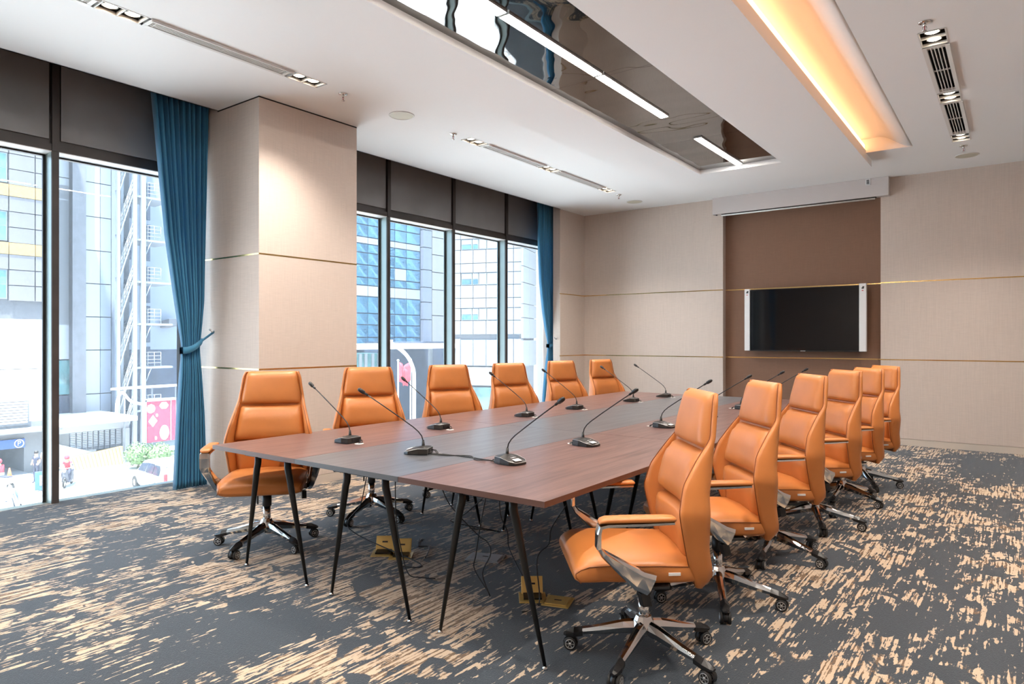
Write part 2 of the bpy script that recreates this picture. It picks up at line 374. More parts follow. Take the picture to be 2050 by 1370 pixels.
# linear lights set in the mirror
led_segs = [(-2.95, -1.65), (-1.64, -0.34), (-0.33, 0.97), (0.98, 2.28), (2.29, 3.58), (3.60, 4.87), (4.89, 6.18), (7.02, 8.38)]
wordsL = ['behind the viewer', 'behind the viewer', 'over the viewer', 'over the viewer', 'entering at the picture top', 'longest one in the middle of the mirror', 'before the gap in the row', 'alone past the gap near the back wall']
for i, (a, e) in enumerate(led_segs):
    t = thing('linear_light', 'recessed linear ceiling light in the dark mirror, ' + ['first of the row', 'second of the row', 'third of the row', 'fourth of the row', 'the one cut by the picture top', 'bright one past the blue curtain reflection', 'last one before the gap in the row', 'short one alone beyond the gap'][i], 'ceiling light', (-2.745, (a + e) / 2, 3.59), 0, 'linear lights in the ceiling mirror')
    h = (e - a) / 2
    q = MB(); q.box(-0.045, 0.045, -h, h, -0.006, 0.01); q.build('frame', 'hubcap', t)
    q = MB(); q.box(-0.036, 0.036, -h + 0.01, h - 0.01, -0.009, -0.006); q.build('diffuser', 'led', t)
# cove LED on the slab edge
q = MB(); q.box(-1.52, -1.436, YN, 8.9, 3.668, 3.725); cl = q.build('cove_light', 'cove', label='warm glowing light line along the ceiling cove', category='cove light')
q = MB(); q.box(-1.57, -1.52, YN, 8.97, 3.60, 3.86); q.build('ceiling_upstand', 'ceiling', ceil)
q = MB(); q.box(-1.56, -0.95, 8.945, 8.969, 3.637, 3.9); q.build('ceiling_cove_end', 'ceiling', ceil)

# walls
GZ = (1.152, 2.206)
BANDS = [(0.09, GZ[0] - 0.007), (GZ[0] + 0.007, GZ[1] - 0.007), (GZ[1] + 0.007, HC)]
def wall_y(name, y, x0, x1, m='wall', thick=0.12, face=-1):
    """wall with its face at y, facing -y; three horizontal fabric panels, brass joints"""
    t = bpy.data.objects.new(name, None)
    o = MB(); o.box(x0, x1, y + 0.012, y + thick, 0, HC); w_ = o.build(name, m, **STR)
    for z0, z1 in BANDS:
        o = MB(); o.box(x0, x1, y, y + 0.012, z0, z1); o.build('panel', m, w_)
    return w_
def wall_x(name, x, y0, y1, m='wall', thick=0.12, sgn=1):
    o = MB(); a, b_ = sorted((x - sgn * 0.012, x - sgn * thick)); o.box(a, b_, y0, y1, 0, HC); w_ = o.build(name, m, **STR)
    for z0, z1 in BANDS:
        a, b_ = sorted((x, x - sgn * 0.012)); o = MB(); o.box(a, b_, y0, y1, z0, z1); o.build('panel', m, w_)
    return w_
def trim_y(i, y, x0, x1, z): o = MB(); o.box(x0, x1, y - 0.001, y + 0.01, z - 0.007, z + 0.007); o.build('trim_%d' % i, 'brass', **STR)
def trim_x(i, x, y0, y1, z, sgn=1):
    a, b_ = sorted((x + sgn * 0.001, x - sgn * 0.01)); o = MB(); o.box(a, b_, y0, y1, z - 0.007, z + 0.007); o.build('trim_%d' % i, 'brass', **STR)
BX0, BX1, BY = -3.69, -1.498, 10.62
wall_y('wall_back', YB, XL - 0.1, BX0, thick=0.25); wall_y('wall_back_right', YB, BX1, XR, thick=0.25)
wb = wall_y('wall_back_recess', BY, BX0, BX1, 'wall_brown', 0.13)
ti = 1
for z in GZ:
    trim_y(ti, YB, XL, BX0, z); ti += 1; trim_y(ti, YB, BX1, XR, z); ti += 1; trim_y(ti, BY, BX0, BX1, z); ti += 1
for k, (x0, x1, y) in enumerate(((XL, BX0, YB), (BX1, XR, YB), (BX0, BX1, BY))):
    o = MB(); o.box(x0, x1, y - 0.004, y + 0.01, 0, 0.085); o.build('baseboard_back' + ['', '_right', '_recess'][k], 'base' if k < 2 else 'wall_brown', **STR)
# return wall between second window and the back wall
RYW = 9.70; WEND = 10.17
o = MB(); o.box(XL - 0.14, XL - 0.012, RYW, YB + 0.2, 0, 4.05); o.box(-7.0, XL - 0.12, WEND, YB + 0.2, -0.3, 4.05); wr = o.build('wall_return', 'wall', **STR)
for z0, z1 in BANDS: o = MB(); o.box(XL - 0.012, XL, RYW, YB, z0, z1); o.build('panel', 'wall', wr)
for z in GZ: trim_x(ti, XL, RYW, YB, z); ti += 1
o = MB(); o.box(XL - 0.01, XL + 0.004, RYW, YB, 0, 0.085); o.build('baseboard_return', 'base', **STR)
# pillar
PX, PY0, PY1 = -5.51, 3.565, 4.70
o = MB(); o.box(-7.0, PX - 0.012, PY0 + 0.012, PY1, 0, HC); o.box(-7.0, XL - 0.01, PY0 + 0.012, PY1, -0.3, 4.05); wp = o.build('wall_pillar', 'wall', **STR)
for z0, z1 in BANDS:
    o = MB(); o.box(PX - 0.012, PX, PY0 + 0.0, PY1, z0, z1); o.build('panel', 'wall', wp)
    o = MB(); o.box(-6.7, PX - 0.012, PY0, PY0 + 0.012, z0, z1); o.build('panel', 'wall', wp)
for z in GZ:
    trim_x(ti, PX, PY0, PY1, z); ti += 1; trim_y(ti, PY0, -6.7, PX, z); ti += 1
o = MB(); o.box(PX - 0.01, PX + 0.004, PY0, PY1, 0, 0.085); o.box(-6.7, PX + 0.004, PY0 - 0.004, PY0 + 0.01, 0, 0.085); o.build('baseboard_pillar', 'base', **STR)
o = MB(); o.box(PX - 0.006, PX + 0.001, PY0 - 0.002, PY1, HC - 0.012, HC); o.box(-6.2, PX, PY0 - 0.001, PY0 + 0.006, HC - 0.012, HC); o.build('trim_%d' % ti, 'dark', **STR); ti += 1
# right and near walls (outside the frame)
wall_x('wall_right', XR, YN, YB, sgn=-1); o = MB(); o.box(XL - 0.8, XR, YN - 0.2, YN, 0, HC); o.build('wall_near', 'wall', **STR)
o = MB(); o.box(-7.0, -6.7, YN, -2.1, 0, HC); o.build('wall_left', 'wall', **STR)

# ------------------------------------------------------------------ windows
WX, GX = -6.70, -6.86
MUL = [2.362 + 1.3 * k for k in range(-3, 6)]
def window(idx, y0, y1):
    w_ = thing_s('window_%d' % idx)
    o = MB(); o.box(GX - 0.02, WX, y0, y1, 3.062, 3.12); o.build('head_rail', 'winframe', w_)
    o = MB(); o.loft([[Vector((WX - .004, yy, 3.0615)), Vector((WX - .004, yy, 3.055)), Vector((GX + .022, yy, 3.048)), Vector((GX + .022, yy, 3.0615))] for yy in (y0, y1)], smooth=False); o.build('head_soffit', 'whiteframe', w_)
    o = MB(); o.box(GX - 0.02, GX + 0.022, y0, y1, 3.034, 3.048); o.build('head_gasket', 'gasket', w_)
    o = MB(); o.box(GX - 0.02, WX - 0.07, y0, y1, -0.3, -0.005); o.build('sill_rail', 'alu', w_)
    ms = [m_ for m_ in MUL if y0 - 0.05 < m_ < y1 + 0.05]
    for m_ in ms:
        a, e = max(y0, m_ - 0.028), min(y1, m_ + 0.028)
        o = MB(); o.box(WX - 0.02, WX, a, e, 0.0, 3.06); o.box(WX - 0.02, WX + 0.012, a, e, 3.06, 3.9); o.build('mullion_face', 'winframe', w_)
        o = MB(); o.box(GX - 0.02, WX - 0.02, a, e, -0.2, 3.06); o.build('mullion', 'alu', w_)
        o = MB(); o.box(GX + 0.005, GX + 0.025, a - 0.022, e + 0.022, -0.2, 3.06); o.build('glazing_bead', 'gasket', w_)
    ed = [y0] + [m_ for m_ in ms if y0 + 0.1 < m_ < y1 - 0.1] + [y1]
    for a, e in zip(ed, ed[1:]):
        o = MB(); o.box(GX - 0.006, GX, a + 0.01, e - 0.01, -0.28, 3.06); o.build('pane', 'glass', w_)
        o = MB(); o.box(WX - 0.02, WX - 0.008, a + 0.045, e - 0.045, 3.16, 3.9, bev=0.002); o.build('spandrel_panel', 'spandrel', w_)
        o = MB(); o.box(WX - 0.06, WX - 0.025, a, e, 3.10, 3.9); o.build('spandrel_backing', 'winframe', w_)
    return w_
def thing_s(name):
    o = bpy.data.objects.new(name, None); COL.objects.link(o); o['kind'] = 'structure'; return o
window(1, -2.1, PY0); window(2, PY1, WEND)
o = MB(); o.box(-7.0, XL, YN, YB, 3.88, 3.98); o.box(XL, XL + 0.02, YN, PY0, HC, 3.9); o.box(XL, XL + 0.02, PY1, RYW, HC, 3.9); o.build('ceiling_pocket', 'dark', **STR)
o = MB(); o.box(-7.0, -6.76, YN, YB, -0.45, -0.30); o.build('floor_edge', 'alu', **STR)
o = MB(); o.box(-6.98, XR + 0.15, YN - 0.2, YB + 0.25, 4.1, 4.2); o.build('roof_deck', 'dark', **STR)

# curtains
def curtain(label, x0, ytab_l, ytab_r, nf, amp, tie, seed, hookside, hook):
    rnd = random.Random(seed)
    nu, nv = nf * 8, 60; zt = 3.80; ph = [rnd.uniform(-0.5, 0.5) for _ in range(nf + 1)]; am = [rnd.uniform(0.6, 1.2) for _ in range(nf + 1)]
    mb = MB(); rows = []
    for j in range(nv + 1):
        z = 0.012 + (zt - 0.012) * j / nv; yl, yr = lerp_tab(ytab_l, z), lerp_tab(ytab_r, z)
        W = yr - yl; squeeze = W / 0.5; row = []
        for i in range(nu + 1):
            a = i / nu; k = a * nf; kk = int(min(k, nf - 1e-6)); fr = k - kk
            A = amp * (am[kk] * (1 - fr) + am[kk + 1] * fr) * (0.55 + 0.45 * squeeze) 
            p = ph[kk] * (1 - fr) + ph[kk + 1] * fr
            drift = 0.25 * sin(z * 1.7 + a * 5 + seed)
            x = x0 + A * sin(2 * pi * k + p + drift) + 0.25 * A * sin(4 * pi * k + p * 3)
            y = yl + W * (a + 0.012 * sin(2 * pi * k * 2 + p))
            dt = abs(z - tie)
            if dt < 0.25: x = x0 + (x - x0) * (0.45 + 0.55 * dt / 0.25) 
            row.append(mb.bm.verts.new((x, y, z)))
        rows.append(row)
    for r0, r1 in zip(rows, rows[1:]):
        for i in range(nu): mb.face([r0[i], r0[i + 1], r1[i + 1], r1[i]], None, True)
    root = thing('curtain', label, 'curtain', (0, 0, 0), 0, 'teal curtains at the windows')
    o = mb.build('drape', 'curtain', root)
    so = o.modifiers.new('thickness', 'SOLIDIFY'); so.thickness = 0.004; so.offset = 0
    # tieback band
    yl, yr = lerp_tab(ytab_l, tie), lerp_tab(ytab_r, tie); h = Vector(hook)
    near = []
    for k in range(15):
        t = k / 14; y = yl - 0.012 + (yr - yl + 0.02) * t
        near.append(Vector((x0 + 0.045 + 0.01 * sin(pi * t), y, tie - 0.02 + 0.10 * t * t)))
    near.append(h + Vector((0, -0.005 if hookside > 0 else 0, 0)))
    bb = MB(); rings = [[p + Vector((0, 0, -0.032)), p + Vector((0.006, 0, -0.03)), p + Vector((0.006, 0, 0.03)), p + Vector((0, 0, 0.032))] if q < 14 else [p + Vector((0, 0, -0.012)), p + Vector((0.006, 0, -0.012)), p + Vector((0.006, 0, 0.012)), p + Vector((0, 0, 0.012))] for q, p in enumerate(near)]
    rings.insert(0, [Vector((x0 - 0.02, yl - 0.012, tie - 0.052)), Vector((x0 - 0.014, yl - 0.012, tie - 0.052)), Vector((x0 - 0.014, yl - 0.012, tie + 0.012)), Vector((x0 - 0.02, yl - 0.012, tie + 0.012))])
    bb.loft(rings, smooth=True); bb.build('tieback', 'curtain', root)
    hk = MB(); hk.tube([h, h + Vector((0, -0.03, 0.0)), h + Vector((0, -0.045, 0.015))] if hookside > 0 else [h, h + Vector((0.03, 0, 0)), h + Vector((0.045, 0, 0.015))], 0.006); hk.ball(h + (Vector((0, -0.045, 0.02)) if hookside > 0 else Vector((0.045, 0, 0.02))), 0.012)
    hk.build('hook', 'chrome', root)
curtain('teal blue curtain tied back against the square pillar', -6.36,
        [(0, 3.22), (0.7, 3.255), (1.2, 3.29), (1.36, 3.30), (1.55, 3.27), (1.9, 3.215), (2.4, 3.14), (3.0, 3.08), (3.8, 3.01)],
        [(0, 3.53), (0.7, 3.51), (1.33, 3.47), (1.8, 3.51), (3.8, 3.545)], 10, 0.050, 1.34, 3, 1, (-6.25, 3.562, 1.50))
curtain('narrow teal blue curtain tied back beside the far wall corner', -6.46,
        [(0, 9.52), (0.7, 9.60), (1.2, 9.70), (1.36, 9.71), (1.6, 9.64), (1.9, 9.56), (2.4, 9.47), (3.0, 9.43), (3.8, 9.40)],
        [(0, 10.02), (0.7, 10.0), (1.34, 9.95), (3.8, 10.05)], 9, 0.045, 1.34, 5, 1, (-6.28, 9.697, 1.44))
curtain('teal blue curtain behind the viewer beside the near wall', -6.36,
        [(0, -2.05), (3.8, -2.08)], [(0, -1.7), (1.34, -1.8), (3.8, -1.45)], 9, 0.04, 1.34, 9, 1, (-6.28, -1.72, 1.45))
bpy.context.view_layer.update()

# ------------------------------------------------------------------ ceiling fixtures
def twin_light(x, y0, y1, wd, label):
    t = thing('downlight', label, 'downlight', (x, (y0 + y1) / 2, HC), 0, 'twin square recessed downlights')
    h, wv = (y1 - y0) / 2, wd / 2
    f = MB()
    for q in ((-wv - .004, -wv + .006, -h, h), (wv - .006, wv + .004, -h, h), (-wv, wv, -h - .002, -h + .007), (-wv, wv, h - .007, h + .002), (-wv, wv, -.004, .004)): f.box(*q, -0.003, 0.02)
    f.build('frame', 'whiteplastic', t)
    f = MB()
    f.box(-wv, wv, -h, h, 0.11, 0.115); f.box(-wv, -wv + .003, -h, h, 0.004, 0.115); f.box(wv - .003, wv, -h, h, 0.004, 0.115)
    f.box(-wv, wv, -h, -h + .003, 0.004, 0.115); f.box(-wv, wv, h - .003, h, 0.004, 0.115); f.box(-wv, wv, -.002, .002, 0.004, .11); f.build('well', 'lampwell', t)
    for s_ in (-1, 1):
        l_ = MB(); r = min(wv, h / 2) * 0.70; T = Matrix.Translation((0, s_ * h / 2, 0.016))
        l_.lathe([(r, 0.02), (r * 1.02, 0.0), (r * 0.93, -0.004), (r * 0.90, 0.004)], 'lampwell', 20, T, caps=False)
        ring = l_.build('lamp_ring', None, t)
        l_ = MB(); l_.lathe([(r * 0.90, 0.004), (r * 0.6, -0.003), (0.001, -0.005)], None, 20, T, caps=False); l_.build('lamp', 'lamp', ring)
        ld = bpy.data.lights.new('downlight_beam', 'SPOT'); ld.energy = 13 * LAMP; ld.color = (1.0, 0.90, 0.79); ld.spot_size = radians(118); ld.spot_blend = 1.0; ld.shadow_soft_size = 0.025
        lo = bpy.data.objects.new('downlight_beam', ld); COL.objects.link(lo); lo.parent = t; lo.location = (0, s_ * h / 2, -0.03)
    return t
def vent(x, y0, y1, wd, label):
    t = thing('air_vent', label, 'air vent', (x, (y0 + y1) / 2, HC), 0, 'slatted linear air vents in the ceiling')
    h, wv = (y1 - y0) / 2, wd / 2; f = MB()
    f.box(-wv - .004, -wv + .026, -h, h, -0.004, 0.02); f.box(wv - .026, wv + .004, -h, h, -0.004, 0.02); f.box(wv, wv + 0.006, -h, h, -0.02, 0.02)
    f.box(-wv, wv, -h, -h + .03, -0.003, 0.02); f.box(-wv, wv, h - .03, h, -0.003, 0.02); f.build('frame', 'whiteplastic', t)
    f = MB(); f.box(-wv, wv, -h, h, 0.09, 0.1); f.box(-wv, -wv + .01, -h, h, .02, .1); f.box(wv - .01, wv, -h, h, .02, .1); f.build('duct', 'dark', t)
    me = None
    n = 4; span = wd - 0.052
    for k in range(n):
        xx = -span / 2 + span * (k + 1) / (n + 1)
        if me is None:
            f = MB(); f.box(-.0028, .0028, -h + .03, h - .03, -0.001, 0.02); o = f.build('slat', 'whiteplastic', t, (xx, 0, 0)); me = o.data
        else: link('slat', me, t, (xx, 0, 0))
    f = MB()
    for yy in (-h + .06, 0, h - .06): f.box(-span / 2, span / 2, yy - .0025, yy + .0025, 0.0, 0.012)
    f.build('cross_bar', 'whiteplastic', t)
ordn = ['first', 'second', 'third']
for sl, side in ((SLOT_L, 'over the window side'), (SLOT_R, 'over the aisle side')):
    x = (sl[0] + sl[1]) / 2; wd = sl[1] - sl[0]
    for r, (ys, ve) in enumerate((((0.47, 1.96, 3.45), (0.76, 1.94, 2.27, 3.42)), ((5.69, 7.20, 8.74), (6.0, 7.17, 7.50, 8.71)))):
        for k, y in enumerate(ys):
            twin_light(x, y, y + 0.29, wd, 'twin square downlight %s, %s light of the %s vent run' % (side, ordn[k], ('near', 'far')[r]))
        vent(x, ve[0], ve[1], wd, 'white slatted air vent %s, first of the %s run' % (side, ('near', 'far')[r]))
        vent(x, ve[2], ve[3], wd, 'white slatted air vent %s, second of the %s run' % (side, ('near', 'far')[r]))
def sprinkler(x, y, label):
    t = thing('sprinkler', label, 'sprinkler', (x, y, HC), 0, 'ceiling sprinkler heads')
    f = MB(); f.lathe([(0.042, 0.0), (0.04, -0.006), (0.022, -0.012), (0.012, -0.012)], None, 20); f.build('cover_plate', 'chrome', t)
    f = MB(); f.tube([(0, 0, -0.01), (0, 0, -0.03)], 0.010); f.tube([(0.009, 0, -0.03), (0.014, 0, -0.045), (0.004, 0, -0.06)], 0.0025, n=6); f.tube([(-0.009, 0, -0.03), (-0.014, 0, -0.045), (-0.004, 0, -0.06)], 0.0025, n=6); f.build('body', 'chrome', t)
    f = MB(); f.tube([(0, 0, -0.03), (0, 0, -0.06)], 0.003, n=6); f.build('bulb', 'red', t)
    f = MB(); f.lathe([(0.016, -0.06), (0.016, -0.063), (0.001, -0.064)], None, 14); f.build('deflector', 'chrome', t)
sprinkler(-4.862, 3.99, 'chrome sprinkler beside the ceiling speaker near the pillar')
sprinkler(-4.856, 5.47, 'chrome sprinkler just before the far vent run on the window side')
sprinkler(-4.864, 9.27, 'chrome sprinkler past the far vent run on the window side')
sprinkler(-0.514, 5.51, 'chrome sprinkler before the vent run on the aisle side')
sprinkler(-0.485, 9.28, 'chrome sprinkler past the vent run on the aisle side')
def speaker(x, y, r, label):
    t = thing('ceiling_speaker', label, 'speaker', (x, y, HC), 0, 'round ceiling speakers')
    f = MB(); f.lathe([(r, 0.0), (r, -0.005), (r * 0.95, -0.008), (r * 0.92, -0.004)], None, 32, caps=False); f.build('rim', 'whiteplastic', t)
    f = MB(); f.lathe([(r * 0.93, -0.004), (r * 0.5, -0.0075), (0.001, -0.009)], None, 32, caps=False); f.build('grille', 'cream', t)
speaker(-4.864, 4.717, 0.125, 'round cream ceiling speaker by the pillar'); speaker(-4.91, 9.89, 0.125, 'round cream ceiling speaker near the far window corner')
speaker(-0.476, 9.78, 0.125, 'round cream ceiling speaker past the aisle side vents')
speaker(-3.371, 9.36, 0.07, 'small round disc on the ceiling between the mirror and the back wall')
t = thing('smoke_detector', 'white smoke detector on the ceiling in front of the screen housing', 'smoke detector', (-2.885, 9.466, HC))
f = MB(); f.lathe([(0.062, 0), (0.062, -0.012), (0.05, -0.018)], None, 24); f.build('mount', 'whiteplastic', t)
f = MB(); f.lathe([(0.048, -0.018), (0.044, -0.038), (0.03, -0.045), (0.03, -0.055), (0.001, -0.06)], None, 24); f.build('sensor_head', 'whiteplastic', t)
f = MB()
for k in range(10):
    a = k * 2 * pi / 10; f.obox((0.038 * cos(a), 0.038 * sin(a), -0.045), (0.004 * cos(a), 0.004 * sin(a), 0), (-0.007 * sin(a), 0.007 * cos(a), 0), (0, 0, 0.004))
f.build('sensor_slots', 'ink', t)

# ------------------------------------------------------------------ screen housing and TV
t = thing('screen_housing', 'pale box housing a roll-down projector screen above the brown panel', 'projector screen', (-2.60, 10.44, 3.38))
f = MB(); f.box(-1.215, 1.215, -0.06, 0.06, 0.0, HC - 3.381, bev=0.004); f.build('case', 'screenbox', t)
f = MB(); f.box(-1.09, 1.06, -0.030, 0.03, -0.004, 0.003); f.build('slot', 'dark', t)
f = MB(); f.tube([(-1.085, -0.02, -0.022), (1.045, -0.02, -0.022)], 0.012, n=10); f.build('weight_bar', 'white', t)
f = MB(); f.tube([(-1.17, 0, 0.0), (-1.17, 0, -0.01)], 0.015); f.build('end_plug', 'dark', t)
f = MB(); f.box(0.935, 0.995, -0.066, -0.06, 0.165, 0.255); lb = f.build('label_plate', 'white', t)
f = MB()
for k in range(4): f.box(0.948, 0.982, -0.068, -0.066, 0.180 + k * 0.015, 0.190 + k * 0.015)
f.build('print', 'ink', lb)
t = thing('television', 'wall-mounted flat television with white strips on both sides', 'television', (-2.49, 10.47, 1.24))
f = MB(); f.box(-0.80, 0.80, -0.02, 0.03, 0.012, 0.94, bev=0.004); f.build('body', 'black', t)
f = MB()
for i in range(21):
    pass
f.box(-0.795, 0.795, -0.0225, -0.0205, 0.03, 0.935); f.build('screen', 'tv', t)
f = MB(); f.box(-0.3, 0.3, 0.03, 0.145, 0.3, 0.7); f.build('bracket', 'black', t)
for s_, x0, x1 in ((-1, -0.845, -0.765), (1, 0.735, 0.825)):
    f = MB(); f.box(x0, x1, -0.036, 0.032, 0.018, 0.965 if s_ > 0 else 0.955, bev=0.006); a = f.build('side_strip', 'white', t)
    f = MB(); f.box((x0 + x1) / 2 - .012, (x0 + x1) / 2 + .016, -0.0375, -0.0355, 0.89, 0.91); f.box((x0 + x1) / 2 - .004, (x0 + x1) / 2 + .02, -0.0375, -0.0355, 0.905, 0.925); f.build('print', 'ink', a)
    f = MB(); f.box((x0 + x1) / 2 - .010, (x0 + x1) / 2 + .010, -0.0375, -0.0355, 0.86, 0.872); f.build('small_print', 'red', a)
f = MB(); f.box(-0.04, 0.03, -0.0235, -0.0200, 0.016, 0.026); f.build('maker_mark', 'hubcap', t)

# ------------------------------------------------------------------ tables
TX = [-4.115, -3.26, -2.43, -1.565]; LC = [-3.585, -2.754, -1.936]; TY = [2.33, 4.265, 6.14, 7.98]
cols = ['window side', 'middle row', 'aisle side']; rowsn = ['near end', 'centre', 'far end']
tmesh = {}
def table(i, j):
    x0, x1, y0, y1 = TX[i] + .001, TX[i + 1] - .001, TY[j] + .001, TY[j + 1] - .001
    cx, cy = (x0 + x1) / 2, (y0 + y1) / 2; hx, hy = (x1 - x0) / 2, (y1 - y0) / 2; m = 'slate' if i == 1 else 'wood'
    t = thing('conference_table', '%s laminate table section with black legs, %s at the %s' % ('dark slate' if i == 1 else 'walnut brown', cols[i], rowsn[j]), 'table', (cx, cy, 0), 0, 'sections of the conference table')
    key = ('top', i, j)
    if key not in tmesh:
        f = MB(); f.box(-hx + .001, hx - .001, -hy + .001, hy - .001, 0.7242, 0.75); tmesh[key] = f.build('tabletop', m, t).data
    else: link('tabletop', tmesh[key], t)
    key = ('band', m, i, j)
    if key not in tmesh:
        f = MB(); e_ = .0012
        for q in ((-hx, hx, -hy, -hy + e_), (-hx, hx, hy - e_, hy), (-hx, -hx + e_, -hy + e_, hy - e_), (hx - e_, hx, -hy + e_, hy - e_)): f.box(*q, 0.724, 0.7498)
        tmesh[key] = f.build('edge_band', m + '_edge', t).data
    else: link('edge_band', tmesh[key], t)
    for sx in (-1, 1):
        for sy in (-1, 1):
            key = ('leg', sx, sy, i, j)
            if key not in tmesh:
                fx, fy = LC[i] - cx + sx * 0.305, (-hy + 0.10) if sy < 0 else (hy - 0.26)
                tx, ty = LC[i] - cx + sx * 0.150, fy - 0.02
                f = MB(); f.tube([(tx, ty, 0.724), (tx, ty, 0.675), (tx + sx * 0.003, ty, 0.655), (tx + sx * 0.012, ty, 0.63), (fx, fy, 0.012)], [0.020, 0.020, 0.020, 0.0195, 0.008], n=14)
                f.lathe([(0.013, 0), (0.013, 0.006), (0.007, 0.016)], 'chrome', 12, Matrix.Translation((fx, fy, 0)))
                f.mats = [M['blackmetal'], M['chrome']]; 
                for fc in f.bm.faces: fc.material_index = 1 if max(v.co.z for v in fc.verts) < 0.017 else 0
                tmesh[key] = f.build('leg', None, t).data
            else: link('leg', tmesh[key], t)
    key = ('rail', i, j)
    if key not in tmesh:
        f = MB(); f.box(-hx + .25, hx - .2, -hy + .07, -hy + .10, 0.70, 0.724); f.box(-hx + .25, hx - .2, hy - .30, hy - .26, 0.70, 0.724); f.box(.04, .08, -hy + .1, hy - .3, 0.70, 0.724); tmesh[key] = f.build('underframe', 'blackmetal', t).data
    else: link('underframe', tmesh[key], t)
for j in range(3):
    for i in range(3): table(i, j)

# ------------------------------------------------------------------ chair
def chair_proto(label):
    root = thing('office_chair', label, 'chair', (0, 0, 0), 0, 'tan leather conference chairs')
    # --- backrest shell
    back_t = [(0.385, -0.205), (0.41, -0.235), (0.455, -0.245), (0.56, -0.225), (0.77, -0.225), (0.965, -0.262), (1.10, -0.280), (1.165, -0.288), (1.19, -0.285)]
    front_t = [(0.385, -0.165), (0.41, -0.150), (0.50, -0.118), (0.62, -0.092), (0.71, -0.074), (0.82, -0.100), (0.924, -0.168), (1.0, -0.228), (1.17, -0.250), (1.19, -0.262)]
    wid_t = [(0.385, 0.235), (0.41, 0.262), (0.455, 0.272), (0.6, 0.290), (0.705, 0.303), (0.83, 0.272), (0.97, 0.234), (1.08, 0.215), (1.165, 0.203), (1.19, 0.185)]
    inn_t = [(0.385, 0.20), (0.5, 0.225), (0.71, 0.248), (0.85, 0.228), (0.97, 0.205), (1.165, 0.178), (1.19, 0.165)]
    def cf(z): return lerp_tab([(0.385, -0.17), (0.75, -0.165), (0.95, -0.215), (1.19, -0.262)], z)   # inner panel plane
    def smooth_tab(tab, z): return (lerp_tab(tab, z - 0.018) + lerp_tab(tab, z) * 2 + lerp_tab(tab, z + 0.018)) / 4
    rings = []; edge = {1: [], -1: []}; zs = [0.385, 0.392] + [0.40 + (1.178 - 0.40) * k / 44 for k in range(45)] + [1.185, 1.19]
    for z in zs:
        sb, sf, w_, wi = (smooth_tab(t_, z) for t_ in (back_t, front_t, wid_t, inn_t)); sc = min(cf(z), sf - 0.004)
        d = sf - sb; half = [(sb, 0), (sb, w_ * 0.45), (sb + 0.006, w_ * 0.78), (sb + 0.018, w_ * 0.93), (sb + min(0.05, d * 0.5), w_ * 0.99), (sf - 0.014, w_), (sf - 0.003, w_ - 0.007), (sf, w_ - 0.016), (sf - 0.004, w_ - 0.026), (sf - 0.018, wi + 0.004) if sf - 0.018 > sc else (sf - 0.006, wi + 0.004), (sc, wi - 0.004), (sc, wi * 0.5), (sc, 0)]
        rings.append([Vector((a, y, z)) for a, y in half] + [Vector((a, -y, z)) for a, y in half[-2:0:-1]])
        for s_ in (1, -1): edge[s_].append(Vector((sf + 0.0006, s_ * (w_ - 0.016), z)))
    f = MB(); f.loft(rings); f.build('backrest_shell', 'leather', root)
    # --- cushions: pillows between the wings
    def cushion(name, z0, z1, dz_t, front, n=18, nz=14, ovr=0.0):
        f = MB(); grid = []
        for j in range(nz + 1):
            bz = -1 + 2 * j / nz; z = (z0 + z1) / 2 + (z1 - z0) / 2 * bz; wi = lerp_tab(inn_t, z) + ovr; row = []
            for i in range(n + 1):
                a = -1 + 2 * i / n; y = a * wi
                ed = ((1 - abs(a) ** 7) * (1 - abs(bz) ** 8)) ** 0.5 if abs(a) < 1 and abs(bz) < 1 else 0
                base = cf(z) - 0.005
                row.append(f.bm.verts.new((base + (front(z, a) - base) * ed, y, z)))
            grid.append(row)
        for r0, r1 in zip(grid, grid[1:]):
            for i in range(n): f.face([r0[i], r0[i + 1], r1[i + 1], r1[i]], None, True)
        rim = grid[0] + [r[-1] for r in grid[1:]] + grid[-1][-2::-1] + [r[0] for r in grid[-2:0:-1]]
        bk = [f.bm.verts.new((v.co.x - 0.008, v.co.y, v.co.z)) for v in rim]
        for i in range(len(rim)): f.face([rim[i], rim[(i + 1) % len(rim)], bk[(i + 1) % len(rim)], bk[i]])
        return f.build(name, 'leather', root)
    cushion('headrest_cushion', 0.955, 1.192, None, lambda z, a: lerp_tab([(0.96, -0.178), (1.05, -0.190), (1.19, -0.222)], z) - 0.006 * a * a, ovr=0.004)
    cushion('back_cushion', 0.706, 0.951, None, lambda z, a: lerp_tab([(0.77, -0.128), (0.86, -0.146), (0.96, -0.186)], z) + 0.024 * a * a * (1 if z < 0.9 else 0.3))
    cushion('lumbar_cushion', 0.47, 0.702, None, lambda z, a: lerp_tab([(0.47, -0.135), (0.62, -0.112), (0.77, -0.126)], z) + 0.024 * a * a)
    f = MB()
    for s_ in (1, -1): f.tube(edge[s_][1:-1], 0.0022, n=5)
    f.build('back_piping', 'piping', root)
    # --- seat
    ss = [(-0.235, .225, .438, .470), (-0.225, .252, .418, .492), (-0.19, .262, .408, .503), (-0.10, .266, .404, .508), (0.0, .268, .404, .512), (0.12, .270, .410, .515), (0.22, .270, .414, .518), (0.29, .268, .412, .514), (0.325, .262, .412, .500), (0.345, .250, .424, .482), (0.352, .235, .440, .466)]
    rings = []; sid = {1: [], -1: []}
